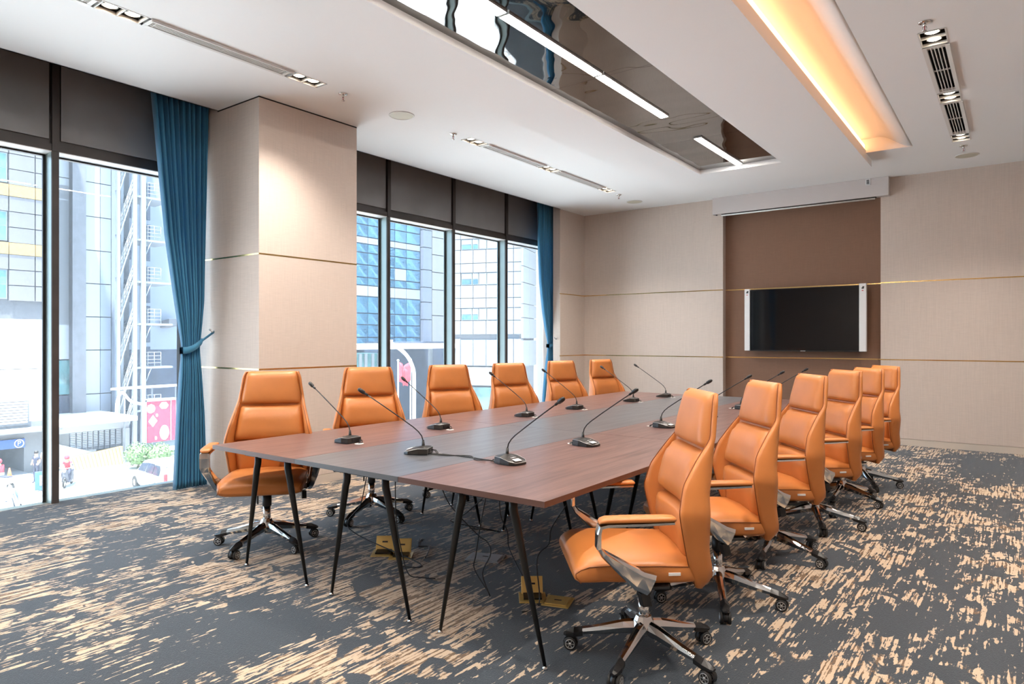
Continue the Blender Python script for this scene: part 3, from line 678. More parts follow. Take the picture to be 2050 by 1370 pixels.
    for x, w_, z0, z1 in ss:
        ring = []; zc, hz = (z0 + z1) / 2, (z1 - z0) / 2; n = 32
        for k in range(n):
            a = 2 * pi * k / n; ca, sa = cos(a), sin(a); y = w_ * (abs(ca) ** 0.32) * (1 if ca >= 0 else -1); z = zc + hz * (abs(sa) ** 0.5) * (1 if sa >= 0 else -1)
            if sa > 0: z += 0.012 * (1 - (y / w_) ** 2) * (1 if x > -0.2 else 0.3)
            ring.append(Vector((x, y, z)))
        rings.append(ring)
        for s_ in (1, -1): sid[s_].append(Vector((x, s_ * (w_ * 0.992), z1 - 0.022 if x < 0.3 else z1 - 0.022)))
    f = MB(); f.loft(rings); seat = f.build('seat', 'leather', root)
    f = MB()
    for s_ in (1, -1):
        pts = sid[s_][2:-1] + [Vector((0.345, s_ * 0.2515, 0.445)), Vector((0.325, s_ * 0.262, 0.425))]
        f.tube(pts, 0.0021, n=5)
    f.build('seat_piping', 'piping', seat)
    f = MB(); f.box(-0.085, -0.035, 0.267, 0.272, 0.452, 0.464, bev=0.001); f.build('tag', 'tag', seat)
    # --- mechanism, column
    f = MB(); f.box(-0.11, 0.13, -0.085, 0.085, 0.372, 0.405, bev=0.008); f.box(-0.05, 0.09, -0.24, 0.24, 0.395, 0.408, bev=0.003); f.tube([(0.0, 0.05, 0.385), (0.02, 0.2, 0.37), (0.05, 0.26, 0.362)], 0.006); f.tube([(-0.12, 0, 0.39), (-0.2, 0, 0.40)], 0.03); f.build('tilt_mechanism', 'black', root)
    f = MB(); f.obox((0.06, 0.25, 0.352), (0.02, 0.005, 0), (-0.005, 0.015, 0), (0.006, 0, 0.028), bev=0.003); f.build('lever', 'black', root)
    f = MB(); f.obox((0.0, -0.06, 0.33), (0.005, 0, 0), (0, 0.005, 0), (0, 0, 0.045), bev=0.002); f.build('release_rod', 'black', root)
    f = MB(); f.lathe([(0.030, 0.272), (0.031, 0.275), (0.031, 0.372)], None, 20); f.build('column_sleeve', 'black', root)
    f = MB(); f.lathe([(0.025, 0.15), (0.025, 0.272)], None, 20); f.build('gas_column', 'chrome', root)
    # --- arms
    for s_ in (1, -1):
        path = [(-0.030, .345, .694, .029, .007), (0.10, .345, .690, .030, .008), (0.235, .345, .688, .031, .009), (0.264, .345, .681, .031, .011), (0.270, .345, .655, .031, .010), (0.270, .344, .598, .031, .011),
                (0.252, .340, .572, .030, .013), (0.18, .325, .515, .026, .026), (0.10, .305, .452, .020, .040), (0.045, .285, .425, .018, .044), (0.02, .262, .412, .018, .036), (0.01, .20, .402, .018, .010)]
        P = [Vector((a, s_ * y, z)) for a, y, z, _, _ in path]; rings = []
        for k, p in enumerate(P):
            tg = (P[min(k + 1, len(P) - 1)] - P[max(k - 1, 0)]).normalized(); hw, ht = path[k][3], path[k][4]
            side = Vector((0, 1, 0)); side = (side - tg * side.dot(tg)).normalized() if k < len(P) - 2 else Vector((0.0, 0.3, 0.95)).normalized(); nn = tg.cross(side).normalized()
            if k >= len(P) - 2: side = Vector((0, 0, 1)) ; nn = Vector((1, 0, 0)); hw, ht = 0.012, 0.06
            c8 = [(1, .6), (.6, 1), (-.6, 1), (-1, .6), (-1, -.6), (-.6, -1), (.6, -1), (1, -.6)]
            rings.append([p + side * hw * a + nn * ht * b_ for a, b_ in c8])
        f = MB(); f.loft(rings[:-2], smooth=False); arm = f.build('armrest', 'chrome', root)
        f = MB(); rr = []
        for x, hw, z0, z1 in ((-0.040, .020, .704, .712), (-0.032, .030, .701, .717), (0.0, .033, .700, .720), (0.15, .034, .699, .720), (0.24, .033, .698, .718), (0.262, .030, .697, .711), (0.270, .022, .693, .702)):
            rr.append([Vector((x, s_ * .345 + hw * a, z0 + (z1 - z0) * b_)) for a, b_ in ((1, .1), (1, .6), (.85, .9), (.4, 1), (-.4, 1), (-.85, .9), (-1, .6), (-1, .1), (-.8, 0), (.8, 0))])
        f.loft(rr); f.build('arm_pad', 'leather', arm)
        f = MB(); f.box(-0.04, 0.10, 0.20 * s_ if s_ > 0 else -0.275, 0.275 if s_ > 0 else -0.20, 0.398, 0.410, bev=0.003); f.build('arm_bracket', 'black', root)
    # --- star base
    f = MB(); f.lathe([(0.030, 0.098), (0.045, 0.108), (0.052, 0.135), (0.044, 0.165), (0.034, 0.185), (0.028, 0.187)], None, 10, smooth=False); f.build('base_hub', 'chrome', root)
    arm_me = cap_me = fork_me = wheel_me = None
    for k in range(5):
        a = radians(72 * k)
        if arm_me is None:
            f = MB(); rg = []
            for x, hw, zb, zt in ((0.03, .030, .108, .165), (0.09, .026, .100, .155), (0.20, .021, .084, .122), (0.275, .018, .074, .104)):
                rg.append([Vector((x, y, z)) for y, z in ((-hw * .7, zb), (hw * .7, zb), (hw, (zb + zt) / 2), (hw * .55, zt - .004), (0, zt + .003), (-hw * .55, zt - .004), (-hw, (zb + zt) / 2))])
            f.loft(rg, smooth=False); o = f.build('base_arm', 'chrome', root, rz=a); arm_me = o.data
            f = MB(); rg = []
            for x, hw, zb, zt in ((0.272, .020, .070, .107), (0.315, .024, .062, .100), (0.350, .018, .062, .082), (0.362, .010, .064, .074)):
                rg.append([Vector((x, y, z)) for y, z in ((-hw, zb), (hw, zb), (hw, (zb + zt) / 2), (0, zt), (-hw, (zb + zt) / 2))])
            f.loft(rg, smooth=False); cap_me = f.build('end_cap', 'black', o).data
            f = MB(); f.tube([(0.335, 0, 0.075), (0.335, 0, 0.045)], 0.007); f.box(0.318, 0.345, -0.007, 0.007, 0.018, 0.055, bev=0.003)
            rg = []
            for q in range(9):
                an = radians(-20 + 220 * q / 8); rg.append([Vector((0.330 + r_ * cos(an), y, 0.030 + r_ * sin(an))) for r_, y in ((0.031, -0.010), (0.034, -0.010), (0.034, 0.010), (0.031, 0.010))])
            f.loft(rg, smooth=True); fk = f.build('caster', 'black', root, rz=a); fork_me = fk.data
            f = MB(); T = Matrix.Translation((0.330, 0, 0.030)) @ Matrix.Rotation(pi / 2, 4, 'X')
            f.lathe([(0.020, -0.008), (0.028, -0.008), (0.030, -0.004), (0.030, 0.004), (0.028, 0.008), (0.020, 0.008)], 'tyre', 20, T, caps=False)
            f.lathe([(0.001, 0.0055), (0.019, 0.0055), (0.021, 0.008)], 'black', 20, T, caps=False); f.lathe([(0.001, -0.0055), (0.019, -0.0055), (0.021, -0.008)], 'black', 20, T, caps=False)
            for sgn in (1, -1):
                f.lathe([(0.0185, sgn * 0.006), (0.019, sgn * 0.0088), (0.022, sgn * 0.0088), (0.0225, sgn * 0.006)], 'hubcap', 18, T, caps=False); f.lathe([(0.0, sgn * 0.009), (0.006, sgn * 0.009), (0.007, sgn * 0.006)], 'hubcap', 10, T, caps=False)
                for q in range(6):
                    an = q * pi / 3; f.obox(T @ Vector((0.012 * cos(an), 0.012 * sin(an), sgn * 0.0072)), T.to_3x3() @ Vector((0.008 * cos(an), 0.008 * sin(an), 0)), T.to_3x3() @ Vector((-0.0016 * sin(an), 0.0016 * cos(an), 0)), T.to_3x3() @ Vector((0, 0, 0.0012)), 'hubcap')
            wheel_me = f.build('wheel', None, fk, (0, 0.019, 0)).data; link('wheel', wheel_me, fk, (0, -0.019, 0))
        else:
            o = link('base_arm', arm_me, root, rz=a); link('end_cap', cap_me, o)
            fk = link('caster', fork_me, root, rz=a); link('wheel', wheel_me, fk, (0, 0.019, 0)); link('wheel', wheel_me, fk, (0, -0.019, 0))
    return root
R_CH = [(-1.345, 2.800, 220, 59.5, 0), (-1.315, 3.66, 221, 8, 0), (-1.29, 4.62, 220, 345, 0), (-1.25, 5.57, 225, 5, -.005), (-1.24, 6.54, 226, 340, -.02), (-1.22, 7.36, 226, 12, -.025)]
L_CH = [(-4.17, 2.76, -41, 217, 0), (-4.17, 3.71, -36, 215, 0), (-4.15, 4.75, -27, 250, -.01), (-4.15, 5.74, -24, 20, -.02), (-4.13, 6.78, -20, 40, -.02), (-4.10, 7.72, -16, 60, -.025)]
od = ['at the near end of the table', 'second from the near end', 'third from the near end', 'fourth from the near end', 'fifth from the near end', 'at the far end of the table']
proto = None
for side, lst in (('aisle side', R_CH), ('window side', L_CH)):
    for k, (x, y, fa, ba, dz) in enumerate(lst):
        if proto is None: proto = c_ = chair_proto('')
        else: c_ = copy_tree(proto)
        c_.location = (x, y, 0); c_.rotation_euler = (0, 0, radians(fa))
        c_['label'] = 'tan leather high-back swivel chair on the %s, %s' % (side, od[k])
        n5 = {'base_arm': 0, 'caster': 0}
        for ch in c_.children:
            nm = ch.name.split('.')[0]
            if nm in n5: ch.rotation_euler = (0, 0, radians(ba - fa + 72 * n5[nm])); n5[nm] += 1; ch.location = (0, 0, 0)
            elif nm not in ('base_hub', 'gas_column'): ch.location = (0, 0, dz)

# ------------------------------------------------------------------ microphones
def mic_proto():
    t = thing('gooseneck_microphone', '', 'microphone', (0, 0, 0), 0, 'gooseneck microphones on the table')
    # base faces +x; footprint 0.15 x 0.135
    foot = [(-.072, -.058), (-.072, .058), (-.02, .068), (.045, .064), (.075, .040), (.078, 0), (.075, -.040), (.045, -.064), (-.02, -.068)]
    f = MB()
    f.loft([[Vector((x, y, 0.002)) for x, y in foot], [Vector((x, y, .010)) for x, y in foot]], 'black', False)
    topz = lambda x: lerp_tab([(-.08, .036), (-.03, .040), (.03, .026), (.08, .013)], x)
    f.loft([[Vector((x, y, .010)) for x, y in foot], [Vector((x * .985, y * .97, topz(x))) for x, y in foot]], 'micbase', False, caps=False)
    r3 = [Vector((x * .985, y * .97, topz(x))) for x, y in foot]; r4 = [Vector((x * .82 - .004, y * .62, topz(x * .82) + .007)) for x, y in foot]; r5 = [Vector((x * .4 - .02, y * .16, topz(x * .4 - .02) + .011)) for x, y in foot]
    f.loft([r3, r4, r5], 'micbase', True, caps=False); f.face([f.bm.verts.new(p) for p in r5], 'micbase')
    body = f.build('base', None, t)
    f = MB(); ring = [Vector((x * .99, y * .98, topz(x) + .0005)) for x, y in foot]; f.tube(ring + [ring[0]], 0.0013, n=5); f.build('edge_trim', 'hubcap', body)
    f = MB(); f.obox((.056, -.012, .0275), (.014, 0, -.0035), (0, .024, 0), (0, 0, .0008)); f.build('sticker', 'tag', body)
    f = MB()
    for q in range(4): f.obox((.030, -.030 + .011 * q, .0375), (.0025, 0, -.001), (0, .003, 0), (0, 0, .001))
    f.build('button', 'hubcap', body)
    f = MB(); f.obox((-.072, .0, .022), (.003, 0, 0), (0, .022, 0), (0, 0, .010)); f.tube([(-.07, -.03, .02), (-.09, -.032, .018), (-.105, -.02, .006), (-.108, 0, .001)], .003, n=6); f.tube([(-.07, -.04, .02), (-.095, -.045, .016), (-.112, -.03, .004), (-.11, -.006, .001)], .003, n=6); f.build('plug', 'black', body)
    gp = [(-.030, 0, .044), (-.029, 0, .075), (-.020, 0, .105), (.000, 0, .130), (.030, 0, .155), (.12, 0, .215), (.24, 0, .292), (.33, 0, .348)]
    f = MB(); f.tube([(-.030, 0, .040), (-.030, 0, .050), (-.029, 0, .082)], [.011, .010, .006], n=10); f.build('neck_collar', 'black', t)
    f = MB(); f.tube(gp, .0036, n=8); nk = f.build('gooseneck', 'black', t)
    d = (Vector(gp[-1]) - Vector(gp[-2])).normalized(); p = Vector(gp[-1]); p0 = p - d * .02
    f = MB(); f.tube([p0, p0 + d * .008, p0 + d * .022, p0 + d * .024], [.0045, .0072, .0072, .006], n=10); f.build('ring', 'blackmetal', nk)
    f = MB(); f.tube([p, p + d * .006, p + d * .012, p + d * .04, p + d * .052, p + d * .057], [.006, .006, .0115, .0125, .010, .003], n=14); f.build('mic_head', 'black', t)
    f = MB(); f.lathe([(.030, .0), (.030, .0015), (.020, .0015)], None, 20, Matrix.Translation((-.118, 0, 0))); f.build('cable_grommet', 'whiteplastic', t)
    return t
mics = [(-2.20, 2.95, -8), (-2.19, 3.74, -6), (-2.165, 4.87, -2), (-2.15, 5.74, 0), (-2.12, 6.62, 0), (-2.10, 7.42, 2), (-3.52, 2.92, 182), (-3.51, 3.78, 182), (-3.47, 4.84, 182), (-3.45, 5.65, 180), (-3.37, 6.70, 180), (-3.33, 7.46, 181), (-2.83, 2.88, 206)]
ml = None
for k, (x, y, a) in enumerate(mics):
    if ml is None: ml = m_ = mic_proto()
    else: m_ = copy_tree(ml)
    m_.location = (x, y, 0.75); m_.rotation_euler = (0, 0, radians(a))
    if k < 12: m_['label'] = 'black gooseneck microphone %s, leaning to the %s' % (['nearest the table\'s near end', 'second from the near end', 'third from the near end', 'fourth from the near end', 'fifth from the near end', 'at the far end of the table'][k % 6], 'aisle side' if k < 6 else 'window side')
    else: m_['label'] = 'black gooseneck microphone on the middle slate section with cables behind it'

# cables
def bez(pts, n=6):
    P = [Vector(p) for p in pts]; out = []
    for i in range(len(P) - 1):
        p0, p1, p2, p3 = P[max(i - 1, 0)], P[i], P[i + 1], P[min(i + 2, len(P) - 1)]
        for k in range(n):
            t = k / n; out.append(0.5 * ((2 * p1) + (-p0 + p2) * t + (2 * p0 - 5 * p1 + 4 * p2 - p3) * t * t + (-p0 + 3 * p1 - 3 * p2 + p3) * t ** 3))
    return out + [P[-1]]
for dx, lb in ((0, 'upper black cable lying between the middle and aisle side microphones'), (0.012, 'lower black cable lying between the middle and aisle side microphones')):
    f = MB(); f.tube(bez([(-2.755, 2.905 - dx * 1.6, .756), (-2.66, 2.94 - dx * 2, .7535), (-2.52, 2.95 + dx * 3, .7535), (-2.42, 2.945 - dx * 3, .7535), (-2.345, 2.93 - dx, .757), (-2.31, 2.945, .7535)]), .003, n=7)
    f.build('cable', 'black', None, label=lb, category='cable', group='cables on the tabletop')
def cab(pts, lab, r=.0036):
    f = MB(); f.tube(bez(pts), r, n=7); f.build('hanging_cable', 'black', None, label=lab, category='cable', group='black cables hanging under the table')
cab([(-3.15, 3.0, .72), (-3.13, 2.98, .55), (-3.1, 2.96, .3), (-3.02, 2.93, .12), (-2.93, 2.90, .012), (-2.84, 2.92, .006), (-2.76, 2.95, .006)], 'black cable hanging to the open gold floor box near the middle legs')
cab([on_y(735, 948, 3.1), on_y(722, 1010, 3.1), on_y(700, 1060, 3.05), (-2.99, 3.06, .02), (-3.1, 2.98, .006)], 'black cable curving to the gold floor box from behind')
cab([(-3.42, 3.5, .006), (-3.3, 3.35, .006), (-3.22, 3.38, .006), (-3.08, 3.2, .006)], 'black cable lying on the carpet behind the gold floor box')
cab([on_y(880, 962, 3.0), on_y(900, 1010, 3.0), on_y(955, 1070, 3.0), on_y(975, 1085, 3.0), on_y(982, 1110, 2.98), on_y(966, 1148, 2.95), (-2.33, 2.93, .006)], 'black cable crossing in front of the silver floor box')
cab([on_y(978, 968, 3.05), on_y(962, 1050, 3.02), on_y(953, 1110, 3.0), on_y(950, 1140, 3.0), (-2.36, 2.96, .006)], 'black cable hanging straight past the silver floor box')
cab([on_y(1000, 972, 3.3), on_y(1002, 1030, 3.3), on_y(1016, 1065, 3.3), on_y(1020, 1100, 3.3), (-2.28, 3.2, .02), (-2.15, 3.12, .006)], 'black cable hanging behind the front aisle side legs')
cab([on_y(965, 1000, 3.4), on_y(930, 1030, 3.5), on_y(905, 1045, 3.6), (-3.05, 3.95, .01), (-3.3, 3.9, .006)], 'black cable slanting to the carpet under the middle section')
cab([on_y(1135, 1010, 3.1), on_y(1105, 1055, 3.1), on_y(1098, 1090, 3.1), on_y(1075, 1120, 3.05), (-2.05, 3.0, .006), (-2.06, 2.86, .006)], 'black cable hanging beside the first aisle side chair')

# floor socket boxes
def floor_box(u, v, rz, lab, m, lid_open, w_=0.12, d_=0.12):
    x, y, _ = on_z(u, v, 0.0); t = thing('floor_socket_box', lab, 'floor socket', (x, y, 0), radians(rz), 'metal floor socket boxes')
    f = MB(); f.box(-w_ / 2 - .015, w_ / 2 + .015, -d_ / 2 - .015, d_ / 2 + .015, 0.0, .006, bev=.002); fr = f.build('plate', m, t)
    if lid_open:
        f = MB(); f.box(-w_ / 2 + .01, w_ / 2 - .01, -d_ / 2 + .02, d_ / 2 - .01, .006, .016); f.build('sockets', 'black', t)
        f = MB(); T = Matrix.Translation((0, d_ / 2 - .02, 0.010)) @ Matrix.Rotation(radians(62), 4, 'X')
        f.box(-w_ / 2, w_ / 2, 0, d_ * .78, -.003, .003, None, T, bev=0.002); ld = f.build('lid', m, t)
        f = MB(); f.box(-.018, .018, d_ * .40, d_ * .48, .0, .0042, None, T); f.build('print', 'ink', ld)
    else:
        f = MB(); f.box(-w_ / 2, w_ / 2, -d_ / 2, d_ / 2, .006, .012, bev=.002); ld = f.build('lid', m, t)
        f = MB(); f.box(-.02, .02, -.006, .006, .011, .0128); f.build('print', 'ink', ld)
floor_box(768, 1108, 38, 'open gold floor socket box under the middle section, with dark print on its lid', 'gold', True)
floor_box(803, 1114, 38, 'open gold floor socket box half hidden by a middle section leg', 'gold', True)
floor_box(972, 1118, 20, 'silver floor socket box with closed lid under the aisle side section', 'silver', False, 0.20, 0.13)
floor_box(1066, 1198, 38, 'open gold floor socket box beside the front aisle side table leg', 'gold', True)
floor_box(1117, 1206, 18, 'closed gold floor socket box in front of the first aisle side chair', 'gold', False)

# ------------------------------------------------------------------ OUTSIDE
GZ0 = -6.3
f = MB(); f.box(-120, -6.99, -60, 160, GZ0 - 0.3, GZ0); f.build('street_ground', 'ground', **STR)
f = MB(); f.box(-48, -42.8, 2, 14.6, GZ0, GZ0 + 0.12); f.build('pavement', 'pave', **STR)
f = MB(); f.box(-7.6, -6.99, -60, 120, GZ0, -0.45); f.build('facade_below', 'tile_w', **STR)
f = MB(); f.box(-7.3, 12, -60, 120, 4.21, 7.5); f.build('facade_above', 'tile_w', **STR)  # unseen block overhead, height cut so sun reaches the slab under the windows

f = MB(); f.box(-11.0, -7.61, -7, 15, -1.75, -1.45); f.box(-11.0, -10.85, -7, 15, -1.45, -1.30)  # added white slab, out of view, bounces sunlight up to the room ceiling
f.build('added_bounce_slab', 'white', None, **STR)

def RC(u0, u1, vt, vb, X):
    """y0,y1,z0,z1 of a rectangle on plane x = X seen between these columns and rows (rows read at its middle)"""
    um = (u0 + u1) / 2; y0, y1 = on_x(u0, VH, X)[1], on_x(u1, VH, X)[1]; zt, zb = on_x(um, vt, X)[2], on_x(um, vb, X)[2]
    return y0, y1, zb, zt
_shared = {}
def piece(name, y0, y1, z0, z1, X, th, m, parent):
    """a thin slab on a plane facing +x; alike pieces share mesh data"""
    key = (round(y1 - y0, 2), round(z1 - z0, 2), th, m)
    if key not in _shared:
        f = MB(); f.box(-th, 0, -(y1 - y0) / 2, (y1 - y0) / 2, -(z1 - z0) / 2, (z1 - z0) / 2); o = f.build(name, m, parent, (X, (y0 + y1) / 2, (z0 + z1) / 2)); _shared[key] = o.data; return o
    return link(name, _shared[key], parent, (X, (y0 + y1) / 2, (z0 + z1) / 2))

# building A: grey tiles, yellow bands, garage below
XA = -46.0
bA = thing('building', 'grey tiled building with yellow bands over a parking entrance', 'building', (0, 0, 0))
yA0, yA1 = 7.0, on_x(107, VH, XA)[1]
zb = on_x(50, 640, XA)[2]
f = MB(); f.box(XA - 8, XA - 0.25, yA0, yA1, zb, 24); f.build('wall', 'joint', bA)
FH = 3.32; bandz = on_x(50, 385, XA)[2]
ycols = [yA0, 9.6, on_x(18, VH, XA)[1], on_x(71, VH, XA)[1], yA1]
zf0 = bandz - 2 * FH
for k in range(0, 6):
    zband = zf0 + k * FH
    if zband - 0.35 > zb + 0.2 or True:
        for a, e in zip(ycols, ycols[1:]):
            if zband > zb + 1.0: piece('yellow_band', a + .02, e - .02, zband - .33, zband + .33, XA, .25, 'yellow', bA)
            h = (FH - .66) / 3
            for q in range(3):
                z0 = zband + .33 + q * h; z1 = z0 + h
                if z0 < zb: continue
                if e <= ycols[2] + .01 and a >= 9.5 and q in (0, 1): continue
                piece('facade_tile', a + .03, e - .03, z0 + .025, z1 - .025, XA - .03, .2, 'tile_g', bA)
    a, e = ycols[1], ycols[2]; h = (FH - .66) / 3; z0 = zband + .33 + .1
    if z0 > zb - 0.2:
        wnd = piece('window_frame', a + .25, e - .05, z0, z0 + 2 * h - .1, XA - .12, .12, 'steelw', bA)
        wy0, wy1 = a + .32, e - .12
        for (c0, c1) in ((z0 + .06, z0 + h - .08), (z0 + h - .02, z0 + 2 * h - .16)): 
            o = piece('pane', wy0, wy1, c0, c1, XA - .10, .05, 'tealpane', wnd); o.location = Vector(o.location) - Vector(wnd.location)
# white storey and garage
y1w = yA1
z_mid = on_x(50, 738, XA)[2]; z_low = on_x(50, 845, XA)[2]
f = MB(); f.box(XA - 8, XA + 0.3, yA0, y1w, z_mid, zb - .55); f.box(XA - 8, XA + 0.5, yA0, y1w, zb - .55, zb); f.build('cornice', 'white', bA)
f = MB(); f.box(XA - 8, XA - .1, yA0, y1w, z_low, z_mid - .05); f.build('white_storey', 'white', bA)
gy1 = on_x(48, VH, XA)[1]; zg = on_x(30, 878, XA)[2]
f = MB(); f.box(XA - 8, XA, gy1, y1w, GZ0, z_low); f.box(XA - 8, XA, yA0, gy1, zg, z_low); f.build('lower_wall', 'tile_w', bA)
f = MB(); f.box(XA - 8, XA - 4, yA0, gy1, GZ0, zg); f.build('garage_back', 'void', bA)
vy0, vy1, vz0, vz1 = RC(-20, 57, 800, 850, XA)
f = MB(); f.box(XA, XA + .08, vy0, vy1, vz0 - .1, vz1 + .1); vf = f.build('vent_frame', 'louver', bA)
for k in range(9):
    zz = vz0 + (vz1 - vz0) * (k + .5) / 9; piece('slat', vy0 + .1, vy1 - .1, zz - .05, zz + .05, XA + .16, .08, 'white', vf)
f = MB(); f.box(XA, XA + 1.3, yA0, y1w, on_x(50, 862, XA)[2], on_x(50, 856, XA)[2]); f.build('awning', 'louver', bA)
# parking sign over the entrance
py0, py1, pz0, pz1 = RC(-8, 47, 880, 898, XA)
t = thing('parking_sign', 'blue parking sign with a circled P over the garage entrance', 'sign', (XA + .25, (py0 + py1) / 2, (pz0 + pz1) / 2))
f = MB(); f.box(-.08, .0, -(py1 - py0) / 2, (py1 - py0) / 2, -(pz1 - pz0) / 2, (pz1 - pz0) / 2, bev=.01); f.build('board', 'signblue', t)
f = MB(); rg = []
for k in range(25):
    a = 2 * pi * k / 24; rg.append(Vector((.02, .36 + .22 * cos(a), .22 * sin(a))))
f.tube(rg, .03, n=6); f.build('ring', 'white', t)
def text_obj(s_, size, loc, parent, m, rot=(pi / 2, 0, pi / 2), ext=.01, name='letter'):
    c_ = bpy.data.curves.new(name, 'FONT'); c_.body = s_; c_.size = size; c_.extrude = ext; c_.align_x = 'CENTER'; c_.align_y = 'CENTER'
    o = bpy.data.objects.new(name, c_); COL.objects.link(o); o.parent = parent; o.location = loc; c_.materials.append(M[m]); bpy.context.view_layer.update(); me = bpy.data.meshes.new_from_object(o.evaluated_get(bpy.context.evaluated_depsgraph_get())); bpy.data.objects.remove(o); o = link(name, me, parent, loc); o.rotation_euler = rot; return o
text_obj('P', .38, (.02, .36, 0), t, 'white')
text_obj('P', .30, (.02, -.9, 0), t, 'white')

# building B
XB = -50.0
bB = thing('building', 'pale building wing with a dark stone column beside the fire stair', 'building', (0, 0, 0))
yb = lambda u: on_x(u, VH, XB)[1]
f = MB(); f.box(XB - 8, XB - .25, yb(95), yb(262), GZ0, 26); f.build('wall', 'joint2', bB)
ztop, zbt = 24, on_x(150, 850, XB)[2]
y0, y1 = yb(96), yb(139)
zw = [(on_x(130, a, XB)[2], on_x(130, b_, XB)[2]) for a, b_ in ((405, 372), (487, 455), (568, 538), (650, 620))]
zprev = on_x(130, 720, XB)[2]
for a, b_ in zw:
    h = (a - zprev) / 2
    for q in range(2): piece('facade_panel', y0, y1 - .02, zprev + h * q + .02, zprev + h * (q + 1) - .02, XB, .2, 'tile_w_lifted', bB)
    wf = piece('window_frame', y0, y1 - .05, a, b_, XB - .1, .1, 'steelw', bB)
    o = piece('pane', y0 + .05, y1 - .15, a + .08, b_ - .08, XB - .06, .05, 'bluepane', wf); o.location = Vector(o.location) - Vector(wf.location)
    zprev = b_
while zprev < 22: piece('facade_panel', y0, y1 - .02, zprev + .02, zprev + 1.4, XB, .2, 'tile_w_lifted', bB); zprev += 1.44
o = piece('glazed_front', y0, y1, on_x(130, 790, XB)[2], on_x(130, 722, XB)[2], XB, .1, 'tealpane', bB)
o = piece('dark_front', y0, y1, GZ0 + 2, on_x(130, 792, XB)[2], XB, .1, 'navy', bB)
piece('stone_column', yb(139), yb(166), zbt - 3, 24, XB + .5, .7, 'tile_d_lifted', bB)
pz = [on_x(200, v, XB)[2] for v in (860, 788, 701, 635, 569, 503, 436, 368, 300, 232)]
for a, b_ in zip(pz, pz[1:]): piece('wing_panel', yb(167), yb(200), a + .03, b_ - .03, XB, .2, 'tile_w_lifted', bB)
for a, b_ in zip(pz, pz[1:]): piece('wing_panel', yb(200) + .03, yb(222), a + .03, b_ - .03, XB, .2, 'tile_b_lifted', bB)
piece('wing_fin', yb(223), yb(230), zbt - 3, 22, XB + .5, .5, 'tile_b_lifted', bB); piece('wing_fin', yb(233), yb(238), zbt - 3, 22, XB + .7, .5, 'steelw', bB)

# building C behind the stair
bC = thing('building', 'pale blue rendered building with balconies behind the steel fire stair', 'building', (0, 0, 0))
XC = -53.0; yc = lambda u: on_x(u, VH, XC)[1]
f = MB(); f.box(XC - 8, XC, yc(236), yc(420), on_x(300, 700, XC)[2], 26); f.build('wall', 'tile_b_lifted', bC)
f = MB(); f.box(XC - 8, XC, yc(236), yc(420), GZ0, on_x(300, 700, XC)[2]); f.build('lower_wall', 'navy', bC)
for k, v in enumerate((725, 641, 560, 474, 390)):
    piece('dark_bay', yc(243), yc(262), on_x(250, v + 45, XC)[2], on_x(250, v, XC)[2], XC + .06, .06, 'navy', bC)
    piece('dark_bay', yc(293), yc(300), on_x(250, v + 45, XC)[2], on_x(250, v - 30, XC)[2], XC + .06, .06, 'navy', bC)
f = MB(); f.obox((XC + .5, yc(332), on_x(332, 648, XC)[2]), (.3, .2, .1), (-.1, .4, 0), (0, 0, .25)); f.build('floodlight', 'tile_d_lifted', bC)

# fire stair
XS = -49.0; ys = lambda u: on_x(u, VH, XS)[1]; zs_ = lambda v: on_x(270, v, XS)[2]
st = thing('fire_stair', 'pale steel outdoor fire stair zigzagging up beside the wing', 'staircase', (0, 0, 0))
for u, w_, dx in ((269, .13, 0), (286, .15, 0), (237, .09, 0), (262, .05, -1.2)):
    f = MB(); f.box(XS + dx - w_, XS + dx + w_, ys(u) - w_, ys(u) + w_, GZ0, 22); f.build('post', 'steelw', st)
land = [zs_(v) for v in (910, 822, 735, 647, 562, 477, 390, 300)]
step_me = None
for k, (a, b_) in enumerate(zip(land, land[1:])):
    yl, yr = ys(238), ys(266)      # flight rises from yl (low) to yr (high)
    f = MB(); f.obox((XS, (yl + yr) / 2, (a + b_) / 2), (.05, 0, 0), (0, (yr - yl) / 2, (b_ - a) / 2), (0, 0, .12)); f.obox((XS - 1.2, (yl + yr) / 2, (a + b_) / 2), (.05, 0, 0), (0, (yr - yl) / 2, (b_ - a) / 2), (0, 0, .12)); f.build('stringer', 'steelw', st)
    for q in range(9):
        t_ = (q + .5) / 9; p = (XS - .6, yl + (yr - yl) * t_, a + (b_ - a) * t_)
        if step_me is None: f = MB(); f.box(-.6, .6, -.09, .09, -.025, .025); step_me = f.build('step', 'steelw', st, p).data
        else: link('step', step_me, st, p)
    f = MB()
    for h in (.45, .75, 1.05): f.tube([(XS, yl, a + h), (XS, yr, b_ + h)], .025, n=5)
    for q in range(6): t_ = q / 5; yy, zz = yl + (yr - yl) * t_, a + (b_ - a) * t_; f.tube([(XS, yy, zz), (XS, yy, zz + 1.05)], .022, n=5)
    f.build('handrail', 'steelw', st)
    f = MB(); f.box(XS - 2.6, XS + .05, yr, ys(345), b_ - .14, b_); f.build('landing', 'steelw', st)
    f = MB()
    for h in (.25, .5, .75, 1.0): f.tube([(XS, ys(288), b_ + h), (XS, ys(322), b_ + h)], .022, n=5)
    for u in (288, 296, 309, 322): f.tube([(XS, ys(u), b_), (XS, ys(u), b_ + 1.0)], .026, n=5)
    f.build('landing_rail', 'steelw', st)
    f = MB(); f.tube([(XS, ys(289), b_ - 1.3), (XS, ys(303), b_ - .1)], .035, n=5); f.build('brace', 'steelw', st)

